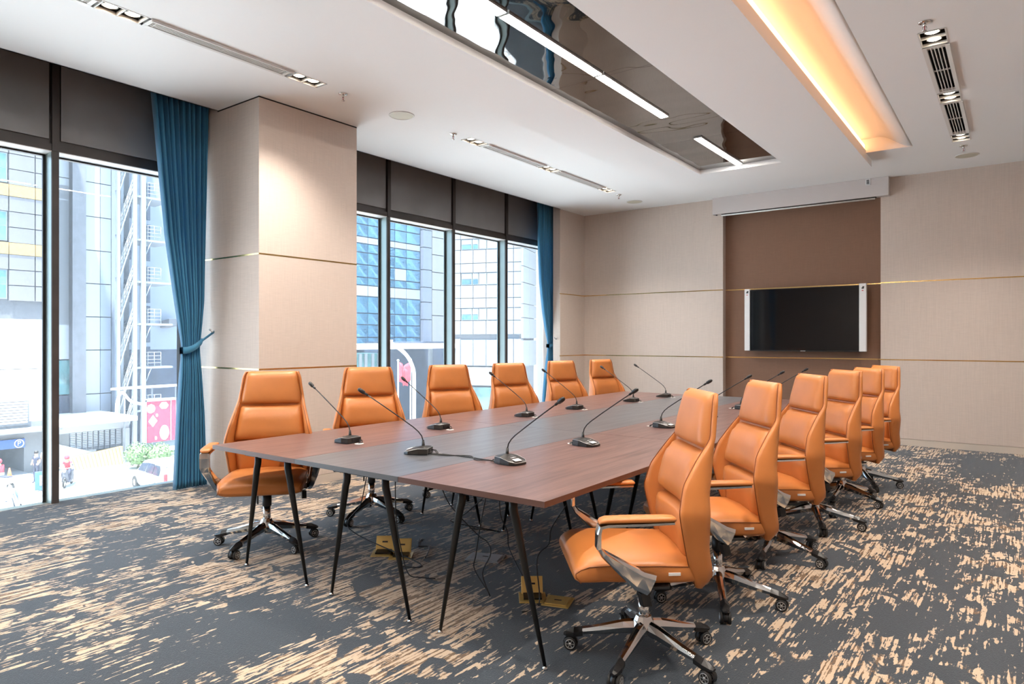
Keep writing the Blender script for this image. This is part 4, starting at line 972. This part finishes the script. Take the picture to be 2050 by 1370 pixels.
# ramp shelter with louvres, striped barrier
XR_ = -45.5; yr_ = lambda u: on_x(u, VH, XR_)[1]
rs = thing('ramp_shelter', 'low white shelter with grey louvre panels over the garage ramp', 'shelter', (0, 0, 0))
zr = on_x(200, 836, XR_)[2]; zl1 = on_x(200, 862, XR_)[2]; zl0 = on_x(200, 893, XR_)[2]
f = MB(); f.obox((XR_ - 2.0, (yr_(108) + yr_(262)) / 2, zr - .15), (2.9, 0, 0), (0, (yr_(262) - yr_(108)) / 2, 0), (0, 0, .14)); f.build('roof', 'white', rs)
f = MB(); f.box(XR_ - .15, XR_, yr_(108), yr_(258), zl1, zr - .3); f.build('fascia', 'tile_w_lifted', rs)
f = MB(); f.box(XR_ - .3, XR_ + .1, yr_(245), yr_(258), GZ0, zl1); f.build('post', 'tile_w_lifted', rs)
f = MB(); f.box(XR_ - 4, XR_ - 3.8, yr_(108), yr_(245), GZ0, zl1); f.build('rear_wall', 'white', rs)
f = MB(); f.box(XR_ - 4, XR_ - .2, yr_(100), yr_(120), GZ0, zl0 + .3); f.build('parapet', 'white', rs)
lu = [139, 152, 164, 175, 186, 197, 209, 220, 231, 244]
for q, (a, e) in enumerate(zip(lu, lu[1:])):
    f = MB(); f.box(XR_ - .12, XR_ - .04, yr_(a) + .03, yr_(e) - .03, zl0 - .02 * q - .1, zl1); lf = f.build('louvre_panel', 'tile_d_lifted', rs)
    n = 9; hgt = (zl1 - zl0) / n
    f = MB()
    for k in range(n): z = zl0 + hgt * (k + .5); f.obox((XR_ + .0, (yr_(a) + yr_(e)) / 2, z), (.02, 0, -.008), (0, (yr_(e) - yr_(a)) / 2 - .05, 0), (0, 0, hgt * .30), 'tile_w_lifted')
    f.build('blades', None, lf)
f = MB(); f.loft([[Vector((XR_ - 2, yr_(122), zl0 + .4)), Vector((XR_ + .3, yr_(122), zl0 + .3)), Vector((XR_ + .3, yr_(122), GZ0)), Vector((XR_ - 2, yr_(122), GZ0))], [Vector((XR_ - 2, yr_(246), zl0 - 1.1)), Vector((XR_ + .3, yr_(246), zl0 - .95)), Vector((XR_ + .3, yr_(246), GZ0)), Vector((XR_ - 2, yr_(246), GZ0))]], smooth=False); f.build('ramp_wall', 'white', rs)
XT = -44.6; yt = lambda u: on_x(u, VH, XT)[1]
bt = thing('striped_barrier', 'low wall painted with slanted yellow and grey hazard stripes', 'barrier', (0, 0, 0))
ya, yb2 = yt(138), yt(246)
f = MB(); za = GZ0; f.loft([[Vector((XT, ya, za)), Vector((XT - .4, ya, za)), Vector((XT - .4, ya, za + .75)), Vector((XT, ya, za + .75))], [Vector((XT, yb2, za)), Vector((XT - .4, yb2, za)), Vector((XT - .4, yb2, za + 1.1)), Vector((XT, yb2, za + 1.1))]], smooth=False); f.build('wall', 'yellow', bt)
n = 15; sm = None
for k in range(n):
    t_ = (k + .3) / n; y_ = ya + (yb2 - ya) * t_; h = .75 + .35 * t_
    f = MB(); f.loft([[Vector((XT + .004, y_ + .16, za)), Vector((XT + .012, y_ + .16, za)), Vector((XT + .012, y_ + .29, za)), Vector((XT + .004, y_ + .29, za))], [Vector((XT + .004, y_ - .06, za + h)), Vector((XT + .012, y_ - .06, za + h)), Vector((XT + .012, y_ + .07, za + h)), Vector((XT + .004, y_ + .07, za + h))]], smooth=False); f.build('stripe', 'louver', bt)
# entrance canopy frame and banner
XE = -43.5; ye = lambda u: on_x(u, VH, XE)[1]
t = thing('banner', 'crimson banner board with cream festive motifs behind the bushes', 'banner', (0, 0, 0))
y0, y1, z0, z1 = RC(293, 352, 806, 884, XE)
f = MB(); f.box(XE - .25, XE, y0, y1, z0, z1 + .15); f.build('board', 'banner', t)
f = MB(); f.box(XE - .3, XE + .05, y0 - .08, y1, z1 + .1, z1 + .25); f.box(XE - .3, XE + .05, y0 - .12, y0, GZ0, z1 + .2); f.box(XE - .1, XE + .04, ye(341), ye(341) + .05, z0, z1 + .1); f.build('frame', 'steelw', t)
f = MB()
def disc(cy, cz, ry, rz_, n=14, rot=0): 
    f.face([f.bm.verts.new((XE + .012, cy + ry * cos(2 * pi * k / n + rot), cz + rz_ * sin(2 * pi * k / n + rot))) for k in range(n)])
disc(ye(306), (z0 + z1) / 2 + .1, .28, .38, 4); disc(ye(329), z0 + .55, .30, .48); disc(ye(302), z1 - .35, .28, .3, 8); disc(ye(328), z1 - .2, .3, .25, 6); disc(ye(314), (z0 + z1) / 2 + .45, .09, .12, 5); disc(ye(312), z0 + .25, .08, .14, 5)
f.build('motifs', 'bannerart', t)
t = thing('steel_canopy', 'thin white canopy on slim posts above the banner', 'canopy', (0, 0, 0))
zc = on_x(300, 776, -45)[2]; yq = lambda u: on_x(u, VH, -45)[1]
f = MB(); f.obox((-45.6, (yq(247) + yq(360)) / 2, zc), (1.2, 0, .1), (0, (yq(360) - yq(247)) / 2, 0), (0, 0, .07)); f.build('roof_sheet', 'white', t)
for u in (248, 303, 350): f = MB(); f.tube([(-44.9, yq(u), GZ0), (-44.9, yq(u), zc)], .05, n=8); f.build('post', 'steelw', t)
f = MB(); f.tube(bez([(-44.9, yq(232), zr - .2), (-44.9, yq(233), zr + .9), (-44.9, yq(243), zr + 1.5), (-44.9, yq(262), zr + .9), (-44.9, yq(295), zr + .6)]), .09, n=8); f.build('curved_pipe', 'white', t)
# bushes
def bush(x, y, z, r, lab, seed):
    f = MB(); rnd = random.Random(seed)
    for k in range(700):
        d = Vector((rnd.gauss(0, 1), rnd.gauss(0, 1), rnd.gauss(0, 1))).normalized(); rr = r * (0.72 + .33 * rnd.random()) * (1 + .18 * mnoise.noise(d * 2.2 + Vector((seed, 0, 0))))
        p = Vector((d.x * rr, d.y * rr, r * .95 + d.z * rr * .9)); a = Vector((rnd.gauss(0, 1), rnd.gauss(0, 1), rnd.gauss(0, 1))).normalized() * r * .07; b_ = a.cross(d).normalized() * r * .06
        f.face([f.bm.verts.new(q) for q in (p - a, p - b_, p + a, p + b_)])
    f.ball((0, 0, r * .95), r * .75, None, 3, (1, 1, .9))
    t = thing('bush', lab, 'bush', (x, y, z), 0, 'clipped round bushes'); o = f.build('foliage', 'leaf', t, kind='stuff')
    g = MB(); g.tube([(0, 0, 0), (0, 0, r * .7)], .06); g.build('stem', 'bark', t)
x, y, _ = on_z(277, 938, GZ0); bush(x, y, GZ0, .84, 'clipped round bush next to the ramp shelter', 1)
x, y, _ = on_z(319, 938, GZ0); bush(x, y, GZ0, .84, 'clipped round bush below the crimson banner', 2)
def tree(x, y, z, h, r, lab, seed):
    rnd = random.Random(seed); t = thing('tree', lab, 'tree', (x, y, z), 0, 'street trees below the windows')
    f = MB(); f.tube([(0, 0, 0), (.1, 0, h * .4), (0, .1, h * .75)], [.2, .15, .08], n=8); f.tube([(.1, 0, h * .4), (.8, .3, h * .7)], [.1, .05], n=6); f.tube([(.1, 0, h * .45), (-.7, -.4, h * .72)], [.1, .05], n=6); f.build('trunk', 'bark', t)
    f = MB()
    for k in range(3500):
        d = Vector((rnd.gauss(0, 1), rnd.gauss(0, 1), rnd.gauss(0, .75))).normalized(); rr = r * (.55 + .5 * rnd.random()) * (1 + .35 * mnoise.noise(d * 2.0 + Vector((seed, 3, 0))))
        p = Vector((d.x * rr, d.y * rr, h * .8 + d.z * rr * .7)); a = Vector((rnd.gauss(0, 1), rnd.gauss(0, 1), rnd.gauss(0, 1))).normalized() * .13; b_ = a.cross(Vector((rnd.random(), rnd.random(), 1))).normalized() * .06
        f.face([f.bm.verts.new(q) for q in (p - a, p - b_, p + a, p + b_)])
    f.build('crown', 'leaf', t, kind='stuff')
tree(-14.5, 14.5, GZ0, 4.4, 1.7, 'leafy street tree hidden low behind the chairs outside', 4)
tree(-12.5, -19.0, GZ0, 9.5, 3.6, 'tall leafy street tree reflected in the television', 6)

# cars
def car(x, y, rz, lab, m):
    t = thing('car', lab, 'car', (x, y, GZ0), radians(rz), 'cars in the street')
    st_ = [(-2.1, .60, .55, .70, 1.0), (-2.05, .72, .32, .95, 1.45), (-1.5, .80, .26, 1.0, 1.62), (-.3, .82, .24, .98, 1.64), (.55, .82, .24, .96, 1.55), (1.15, .81, .24, .93, 1.05), (1.75, .78, .26, .84, .90), (2.05, .68, .34, .70, .74), (2.12, .50, .42, .60, .62)]
    f = MB(); rg = []
    for xx, w_, z0, zbelt, zt in st_:
        wt = w_ * (.78 if zt > zbelt + .2 else .9)
        rg.append([Vector((xx, yy, zz)) for yy, zz in ((-w_ * .9, z0), (-w_, z0 + .15), (-w_, zbelt), (-wt, zt - .06), (-wt * .7, zt), (wt * .7, zt), (wt, zt - .06), (w_, zbelt), (w_, z0 + .15), (w_ * .9, z0))])
    f.loft(rg, smooth=False); f.build('body', m, t)
    for s_ in (-1, 1):
        f = MB()
        for x0, x1, t0, t1 in ((-1.75, -1.05, 1.5, 1.5), (-.98, -.1, 1.52, 1.5), (-.02, .62, 1.48, 1.40)):
            vs_ = [f.bm.verts.new(p) for p in ((x0, s_ * .835, 1.04), (x1 + (.28 if x1 > .5 else 0), s_ * .83, 1.03), (x1, s_ * .70, t1), (x0 + (.12 if x0 < -1.7 else 0), s_ * .70, t0))]; f.face(vs_)
            vs2 = [f.bm.verts.new(v_.co - Vector((0, s_ * .02, 0))) for v_ in vs_]; f.face(vs2[::-1])
            for q in range(4): f.face([vs_[q], vs_[(q + 1) % 4], vs2[(q + 1) % 4], vs2[q]])
        f.build('side_window', 'cardark', t)
        f = MB(); f.box(-2.13, -2.0, s_ * .62 - .08, s_ * .62 + .08, .78, 1.15, bev=.02); f.build('tail_lamp', 'red', t)
    f = MB(); f.obox((.95, 0, 1.30), (.25, 0, -.20), (0, .58, 0), (.014, 0, .018)); f.build('windscreen', 'cardark', t)
    f = MB(); f.obox((-2.0, 0, 1.28), (.05, 0, .19), (0, .55, 0), (.02, 0, 0)); f.build('rear_window', 'cardark', t)
    wm = None
    for wx in (-1.3, 1.32):
        for s_ in (-1, 1):
            if wm is None: f = MB(); T = Matrix.Rotation(pi / 2, 4, 'X'); f.lathe([(.16, .10), (.31, .10), (.33, .06), (.33, -.06), (.31, -.10), (.16, -.10)], 'tyre', 20, T, caps=False); f.lathe([(.001, .07), (.17, .09)], 'hubcap', 14, T, caps=False); f.lathe([(.001, -.07), (.17, -.09)], 'hubcap', 14, T, caps=False); wm = f.build('wheel', None, t, (wx, s_ * .76, .33)).data
            else: link('wheel', wm, t, (wx, s_ * .76, .33))
car(-35.4, 17.3, 175, 'silver car parked in front of the bushes', 'carpaint')
car(-33.5, 9.6, 160, 'dark glazed car just below the window edge', 'carpaint')

# people
def figure(name, lab, loc, rz, joints, shirt, trouser, hair_r=1.0, helmet=None, group=None):
    J = {k: Vector(v) for k, v in joints.items()}
    E = [('pelvis', 'waist'), ('waist', 'chest'), ('chest', 'neck'), ('neck', 'head'), ('head', 'crown'), ('chest', 'lsh'), ('lsh', 'lel'), ('lel', 'lha'), ('chest', 'rsh'), ('rsh', 'rel'), ('rel', 'rha'),
         ('pelvis', 'lhip'), ('lhip', 'lkn'), ('lkn', 'lan'), ('lan', 'lto'), ('pelvis', 'rhip'), ('rhip', 'rkn'), ('rkn', 'ran'), ('ran', 'rto')]
    Rr = dict(pelvis=.13, waist=.12, chest=.14, neck=.055, head=.09, crown=.085, lsh=.065, lel=.045, lha=.035, lhip=.09, lkn=.06, lan=.04, lto=.035)
    for k in list(Rr): 
        if k[0] == 'l': Rr['r' + k[1:]] = Rr[k]
    names = list(J); me = bpy.data.meshes.new(name); me.from_pydata([J[n] for n in names], [(names.index(a), names.index(b_)) for a, b_ in E], [])
    o = bpy.data.objects.new(name, me); COL.objects.link(o)
    md = o.modifiers.new('skin', 'SKIN'); sv = me.skin_vertices[0].data
    for i, n in enumerate(names): sv[i].radius = (Rr[n], Rr[n]); sv[i].use_root = (n == 'pelvis')
    sb = o.modifiers.new('sub', 'SUBSURF'); sb.levels = 2; sb.render_levels = 2
    bpy.context.view_layer.update(); dg = bpy.context.evaluated_depsgraph_get(); m2 = bpy.data.meshes.new_from_object(o.evaluated_get(dg)); bpy.data.objects.remove(o)
    for q in ('skin', shirt, trouser): m2.materials.append(M[q])
    for p in m2.polygons:
        c_ = p.center; p.use_smooth = True
        best = min(J, key=lambda k: (J[k] - c_).length)
        p.material_index = 0 if best in ('head', 'crown', 'neck', 'lha', 'rha', 'lel', 'rel') else 1 if best in ('chest', 'waist', 'lsh', 'rsh') else 2
    t = thing(name, lab, 'person', loc, radians(rz), group); link('body', m2, t)
    f = MB(); hd = J['head']
    f.ball(J['crown'] + Vector((-.015, 0, .01)), .115 if not helmet else .14, None, 2, (1, .9, .95)); f.build('hair' if not helmet else 'helmet', helmet or 'hair', t)
    f = MB(); f.ball(hd + Vector((.095, 0, -.01)), .018, 'skin', 1); f.ball(hd + Vector((.085, .035, .02)), .010, 'hair', 1); f.ball(hd + Vector((.085, -.035, .02)), .010, 'hair', 1); f.build('face', None, t)
    return t
stand = dict(pelvis=(0, 0, .92), waist=(0, 0, 1.08), chest=(0, 0, 1.30), neck=(.01, 0, 1.46), head=(.02, 0, 1.55), crown=(.02, 0, 1.64), lsh=(0, .17, 1.38), lel=(.03, .22, 1.12), lha=(.20, .16, 1.02), rsh=(0, -.17, 1.38), rel=(.02, -.22, 1.12), rha=(.16, -.18, .98),
             lhip=(0, .09, .86), lkn=(.04, .10, .48), lan=(-.02, .11, .07), lto=(.13, .12, .035), rhip=(0, -.09, .86), rkn=(.02, -.10, .48), ran=(0, -.11, .07), rto=(.15, -.12, .035))
ride = dict(pelvis=(0, 0, .86), waist=(.05, 0, 1.00), chest=(.12, 0, 1.20), neck=(.16, 0, 1.34), head=(.18, 0, 1.43), crown=(.18, 0, 1.52), lsh=(.13, .17, 1.28), lel=(.26, .24, 1.08), lha=(.50, .25, 1.02), rsh=(.13, -.17, 1.28), rel=(.26, -.24, 1.08), rha=(.50, -.25, 1.02),
            lhip=(.05, .10, .82), lkn=(.42, .15, .74), lan=(.34, .15, .36), lto=(.48, .15, .31), rhip=(.05, -.10, .82), rkn=(.42, -.15, .74), ran=(.34, -.15, .36), rto=(.48, -.15, .31))
def scooter(loc, rz, lab, m):
    t = thing('motor_scooter', lab, 'scooter', loc, radians(rz), 'scooters in the street'); wm = None
    for wx in (-.62, .62):
        if wm is None: f = MB(); T = Matrix.Rotation(pi / 2, 4, 'X'); f.lathe([(.15, .04), (.23, .04), (.25, .02), (.25, -.02), (.23, -.04), (.15, -.04)], 'tyre', 18, T, caps=False); f.lathe([(.001, .02), (.15, .03)], 'hubcap', 12, T, caps=False); f.lathe([(.001, -.02), (.15, -.03)], 'hubcap', 12, T, caps=False); wm = f.build('wheel', None, t, (wx, 0, .25)).data
        else: link('wheel', wm, t, (wx, 0, .25))
    f = MB(); f.loft([[Vector((x, y, z)) for y, z in ((-w_, z0), (w_, z0), (w_ * .8, z1), (-w_ * .8, z1))] for x, w_, z0, z1 in ((-.85, .05, .50, .68), (-.6, .13, .42, .74), (-.2, .15, .28, .72), (-.05, .15, .22, .36), (.3, .15, .22, .34), (.42, .16, .26, .8), (.55, .12, .45, .95), (.62, .06, .6, .9))], smooth=False); f.build('body', m, t)
    f = MB(); f.box(-.62, .0, -.13, .13, .72, .79, bev=.03); f.build('seat', 'trouser', t)
    f = MB(); f.tube([(.60, 0, .3), (.50, 0, .95), (.46, 0, 1.02)], .025); f.tube([(.46, -.3, 1.03), (.47, 0, .99), (.46, .3, 1.03)], .018); f.build('handlebar', 'chrome', t)
    f = MB(); f.ball((.60, 0, .86), .07, None, 2); f.build('headlamp', 'hubcap', t)
    f = MB(); f.ball((.44, .32, 1.17), .045, None, 1, (.3, 1, 1)); f.ball((.44, -.32, 1.17), .045, None, 1, (.3, 1, 1)); f.tube([(.46, .26, 1.03), (.44, .32, 1.15)], .008, n=5); f.tube([(.46, -.26, 1.03), (.44, -.32, 1.15)], .008, n=5); f.build('mirror', 'black', t)
x, y, _ = on_z(136, 973, GZ0)
scooter((x, y, GZ0), -35, 'dark scooter ridden past the window mullion', 'tile_d'); figure('person', 'person in a red shirt and red helmet riding the dark scooter', (x, y, GZ0), -35, ride, 'shirt_r', 'trouser', helmet='shirt_r')
x, y, _ = on_z(3, 984, GZ0)
scooter((x, y, GZ0), 200, 'white scooter by the garage entrance', 'white'); figure('person', 'person in a red cap and pale clothes sitting on the white scooter', (x, y, GZ0), 200, ride, 'shirt_r', 'shirt_w', helmet='shirt_r')
x, y, _ = on_z(73, 967, GZ0); figure('person', 'person in dark clothes standing by the garage entrance', (x, y, GZ0 + .12 if x < -42.8 else GZ0), -60, stand, 'trouser', 'trouser')
x, y, _ = on_z(90, 962, GZ0); figure('person', 'person in a pale top standing beside the dark-clothed person', (x, y, GZ0 + .12 if x < -42.8 else GZ0), 200, stand, 'shirt_w', 'trouser')
x, y, _ = on_z(86, 983, GZ0)
t = thing('parking_board', 'blue standing board with a white P on the pavement', 'sign', (x, y, GZ0), radians(-15))
f = MB(); f.box(-.05, .05, -.34, .34, .05, 1.0, bev=.01); f.build('board', 'signblue', t); f = MB(); f.box(-.15, .15, -.3, -.24, 0, .06); f.box(-.15, .15, .24, .3, 0, .06); f.build('foot', 'steelw', t); text_obj('P', .75, (.055, 0, .52), t, 'white')
x, y, _ = on_z(19, 962, GZ0)
t = thing('traffic_cone', 'orange traffic cone by the garage entrance', 'traffic cone', (x, y, GZ0)); f = MB(); f.lathe([(.16, .02), (.03, .68)], None, 14); f.build('cone', 'orange', t); f = MB(); f.box(-.2, .2, -.2, .2, 0, .03); f.build('foot', 'orange', t)

# --- second window view: glass tower on the street line
XG = -50.0; yg = lambda u: on_x(u, VH, XG)[1]
gt = thing('glass_tower', 'blue glass curtain-wall tower with a white edge strip', 'building', (0, 0, 0))
f = MB(); f.box(XG - 10, XG - .3, yg(640), yg(900), on_x(850, 684, -47.0)[2] + .02, 30); f.build('core', 'navy', gt)
gu = [640, 668, 690, 712, 738, 762, 792, 815, 843]
gz = [on_x(800, v, XG)[2] for v in (690, 676, 652, 630, 598, 577, 562, 538, 515, 498, 485, 462, 440, 415)]
for a, e in zip(gu, gu[1:]):
    for q, (z0, z1) in enumerate(zip(gz, gz[1:])):
        piece('glass_panel', yg(a) + .05, yg(e) - .05, z0 + .05, z1 - .05, XG - .1, .15, 'steelw' if (q in (4, 9) or (q == 6 and a == 792)) else 'bluepane', gt)
for u0, u1, m, hs in ((845, 862, 'tile_b', (685, 640, 605, 575, 540, 495, 460, 420)), (863, 897, 'tile_w', (685, 632, 580, 545, 510, 475, 440, 405))):
    zz = [on_x(u0, v, XG)[2] for v in hs]
    for z0, z1 in zip(zz, zz[1:]): piece('edge_panel', yg(u0), yg(u1) - .04, z0 + .04, z1 - .04, XG + .2, .5, m, gt)
ng = thing('podium_building', 'navy clad podium building under the white street canopy', 'building', (0, 0, 0))
XN = -47.0; yn = lambda u: on_x(u, VH, XN)[1]
f = MB(); f.box(XN - 12, XN, yn(775), yn(905), GZ0, on_x(850, 684, XN)[2]); f.build('wall', 'navy', ng)
f = MB(); f.box(XN - 6, XN + .2, yn(700), yn(772), GZ0, on_x(740, 708, XN)[2]); f.build('glazed_lobby', 'tealpane', ng)
for u in (715, 726, 740, 752): f = MB(); f.box(XN + .2, XN + .3, yn(u), yn(u) + .3, GZ0, on_x(740, 708, XN)[2]); f.build('lobby_post', 'steelw', ng)
cn = thing('street_canopy', 'long flat white canopy over the street entrance', 'canopy', (0, 0, 0))
z = on_x(800, 695, -44)[2]; f = MB(); f.box(-47, -41, on_x(690, VH, -41)[1], on_x(893, VH, -44)[1], z - .12, z + .30); f.build('canopy_slab', 'white', cn)
for u in (705, 860): f = MB(); f.box(-44.2, -43.9, on_x(u, VH, -44)[1], on_x(u, VH, -44)[1] + .3, GZ0, z); f.build('post', 'steelw', cn)
# street lamp, flags
XM = -30.0
t = thing('street_lamp', 'white street lamp with a curved arm outside the second window', 'street lamp', (0, 0, 0))
P_ = [on_x(u, v, XM) for u, v in ((829, 860), (829, 760), (826, 735), (815, 713), (798, 697), (781, 687))]
f = MB(); f.tube(bez([(P_[0][0], P_[0][1], GZ0)] + P_), [.13] + [.11] * 36, n=10); f.build('pole', 'white', t)
q = Vector(P_[-1]); f = MB(); f.obox(q + Vector((0, -.15, .02)), (.1, 0, 0), (0, .28, .12), (0, 0, .06), bev=.02); f.build('lamp_head', 'white', t)
for k, (u, vt, vb, side) in enumerate(((797, 722, 800, 1), (822, 720, 800, -1))):
    t = thing('flag', 'red flag on a white pole, %s the curved street lamp' % ('left of' if k == 0 else 'just behind'), 'flag', (0, 0, 0), 0, 'red flags in the street'); X = -33.0
    a = Vector(on_x(u, vt, X)); f = MB(); f.tube([(a.x, a.y, GZ0), a], .05, n=8); f.ball(a, .09, None, 1); f.build('pole', 'white', t)
    f = MB(); rows = []
    for i in range(9):
        tt = i / 8; rows.append([f.bm.verts.new((X + .12 * sin(tt * 7 + k), a.y + side * (.08 + .75 * tt), a.z - .1 - .55 * tt - (1.3 - .2 * tt) * jj / 5)) for jj in range(6)])
    for r0, r1 in zip(rows, rows[1:]):
        for jj in range(5): f.face([r0[jj], r1[jj], r1[jj + 1], r0[jj + 1]], None, True)
    o = f.build('cloth', 'shirt_r', t); so = o.modifiers.new('thickness', 'SOLIDIFY'); so.thickness = .02

# white panelled corner building
wbd = thing('building', 'white panelled corner building with bands of windows', 'building', (-35.0, 48.8, 0), math.atan2(-1.19, -3.27))
# local +x runs to picture left along facade A; local +y ... facade faces local +y side toward the room
ca, sa = cos(wbd.rotation_euler.z), sin(wbd.rotation_euler.z)
def onA(u, v):   # point on facade A plane (local y = 0) -> local x, z
    k = (u - 1025) / FPX; dx, dy = FX + k * RX, FY + k * RY
    det = dx * (-sa) - dy * (-ca); d = ((-35.0) * (-sa) - 48.8 * (-ca)) / det; X, Y = d * dx, d * dy
    return (X + 35.0) * ca + (Y - 48.8) * sa, EYE + (VH - v) * d / FPX
def onB(u, v):   # facade B plane: local x = 0
    k = (u - 1025) / FPX; dx, dy = FX + k * RX, FY + k * RY; bx, by = -sa, ca
    det = dx * (-by) - dy * (-bx); d = ((-35.0) * (-by) - 48.8 * (-bx)) / det; X, Y = d * dx, d * dy
    return (X + 35.0) * bx + (Y - 48.8) * by, EYE + (VH - v) * d / FPX
L_A = onA(893, 681)[0]; L_B = onB(1074, 681)[0]; sB = 1 if L_B > 0 else -1
f = MB(); f.box(.25, L_A, *sorted((sB * .25, L_B)), GZ0, 26); f.build('wall', 'joint2', wbd)
def pa(name, u0, u1, vt, vb, m, par, out=0.0, th=.2, um=None):
    x0, x1 = onA(u1, 681)[0], onA(u0, 681)[0]; um = um or (u0 + u1) / 2; zt, zb_ = onA(um, vt)[1], onA(um, vb)[1]
    f = MB(); a, b_ = sorted((-sB * out, -sB * out + sB * th)); f.box(max(x0, 0) + .03, x1 - .03, a, b_, zb_ + .03, zt - .03); return f.build(name, m, par)
vA = [(735, 678), (670, 642), (617, 597), (597, 571), (546, 527), (527, 500), (478, 458), (458, 430), (430, 395)]
cu = [905, 922, 947, 973, 1002, 1028, 1047]
for vb, vt in vA:
    for a, e in zip(cu, cu[1:]):
        if vb == 735 and 922 <= a < 1002: continue
        pa('facade_panel', a, e, vt, vb, 'tile_w', wbd, um=960)
for a, e in ((922, 947), (947, 973), (973, 1002)): pa('glass_door', a, e, 680, 733, 'steelw', wbd, um=960)
for vt, vb in ((478, 500), (546, 571), (617, 642)):
    for a, e in ((905, 922), (1002, 1028), (1028, 1047)): pa('facade_panel', a, e, vt, vb, 'tile_w', wbd, um=960)
    for k, (a, e) in enumerate(((923, 945), (945, 958), (958, 974), (974, 1001))):
        wf = pa('window_frame', a, e, vt, vb, 'steelw', wbd, -.05, .1, um=960); pa('pane', a + 1, e - 1, vt + 1.5, vb - 1.5 if k > 1 else (vt + vb) / 2, 'louver', wf, .0, .08, um=960); 
        if k < 2: pa('pane', a + 1, e - 1, (vt + vb) / 2 + .5, vb - 1.5, 'bluepane', wf, .0, .08, um=960)
pa('glazed_storey', 905, 1047, 775, 870, 'tealpane', wbd, um=960); pa('plinth_band', 893, 1047, 735, 772, 'tile_w', wbd, .3, .5, um=960)
bu = [1047.5, 1060, 1074]
for vb, vt in [(735, 681)] + [(678, 636), (636, 608), (608, 565), (565, 532), (532, 495), (495, 462), (462, 425), (425, 390)]:
    for a, e in zip(bu, bu[1:]):
        y0, y1 = sorted((onB(a, 681)[0], onB(e, 681)[0])); zt, zb_ = onB(1047.5, vt)[1], onB(1047.5, vb)[1]
        f = MB(); f.box(0, .2, y0 + .03, y1 - .03, zb_ + .03, zt - .03); f.build('side_panel', 'tile_w', wbd)
# slim grey slab building beside it
f = MB(); x, y = on_y(1076, VH, 56)[:2]; f.box(x, x + 3.5, 56, 60, GZ0, 11.2); f.build('slab_building', 'tile_d', label='slim blue grey building at the right of the white corner building', category='building')
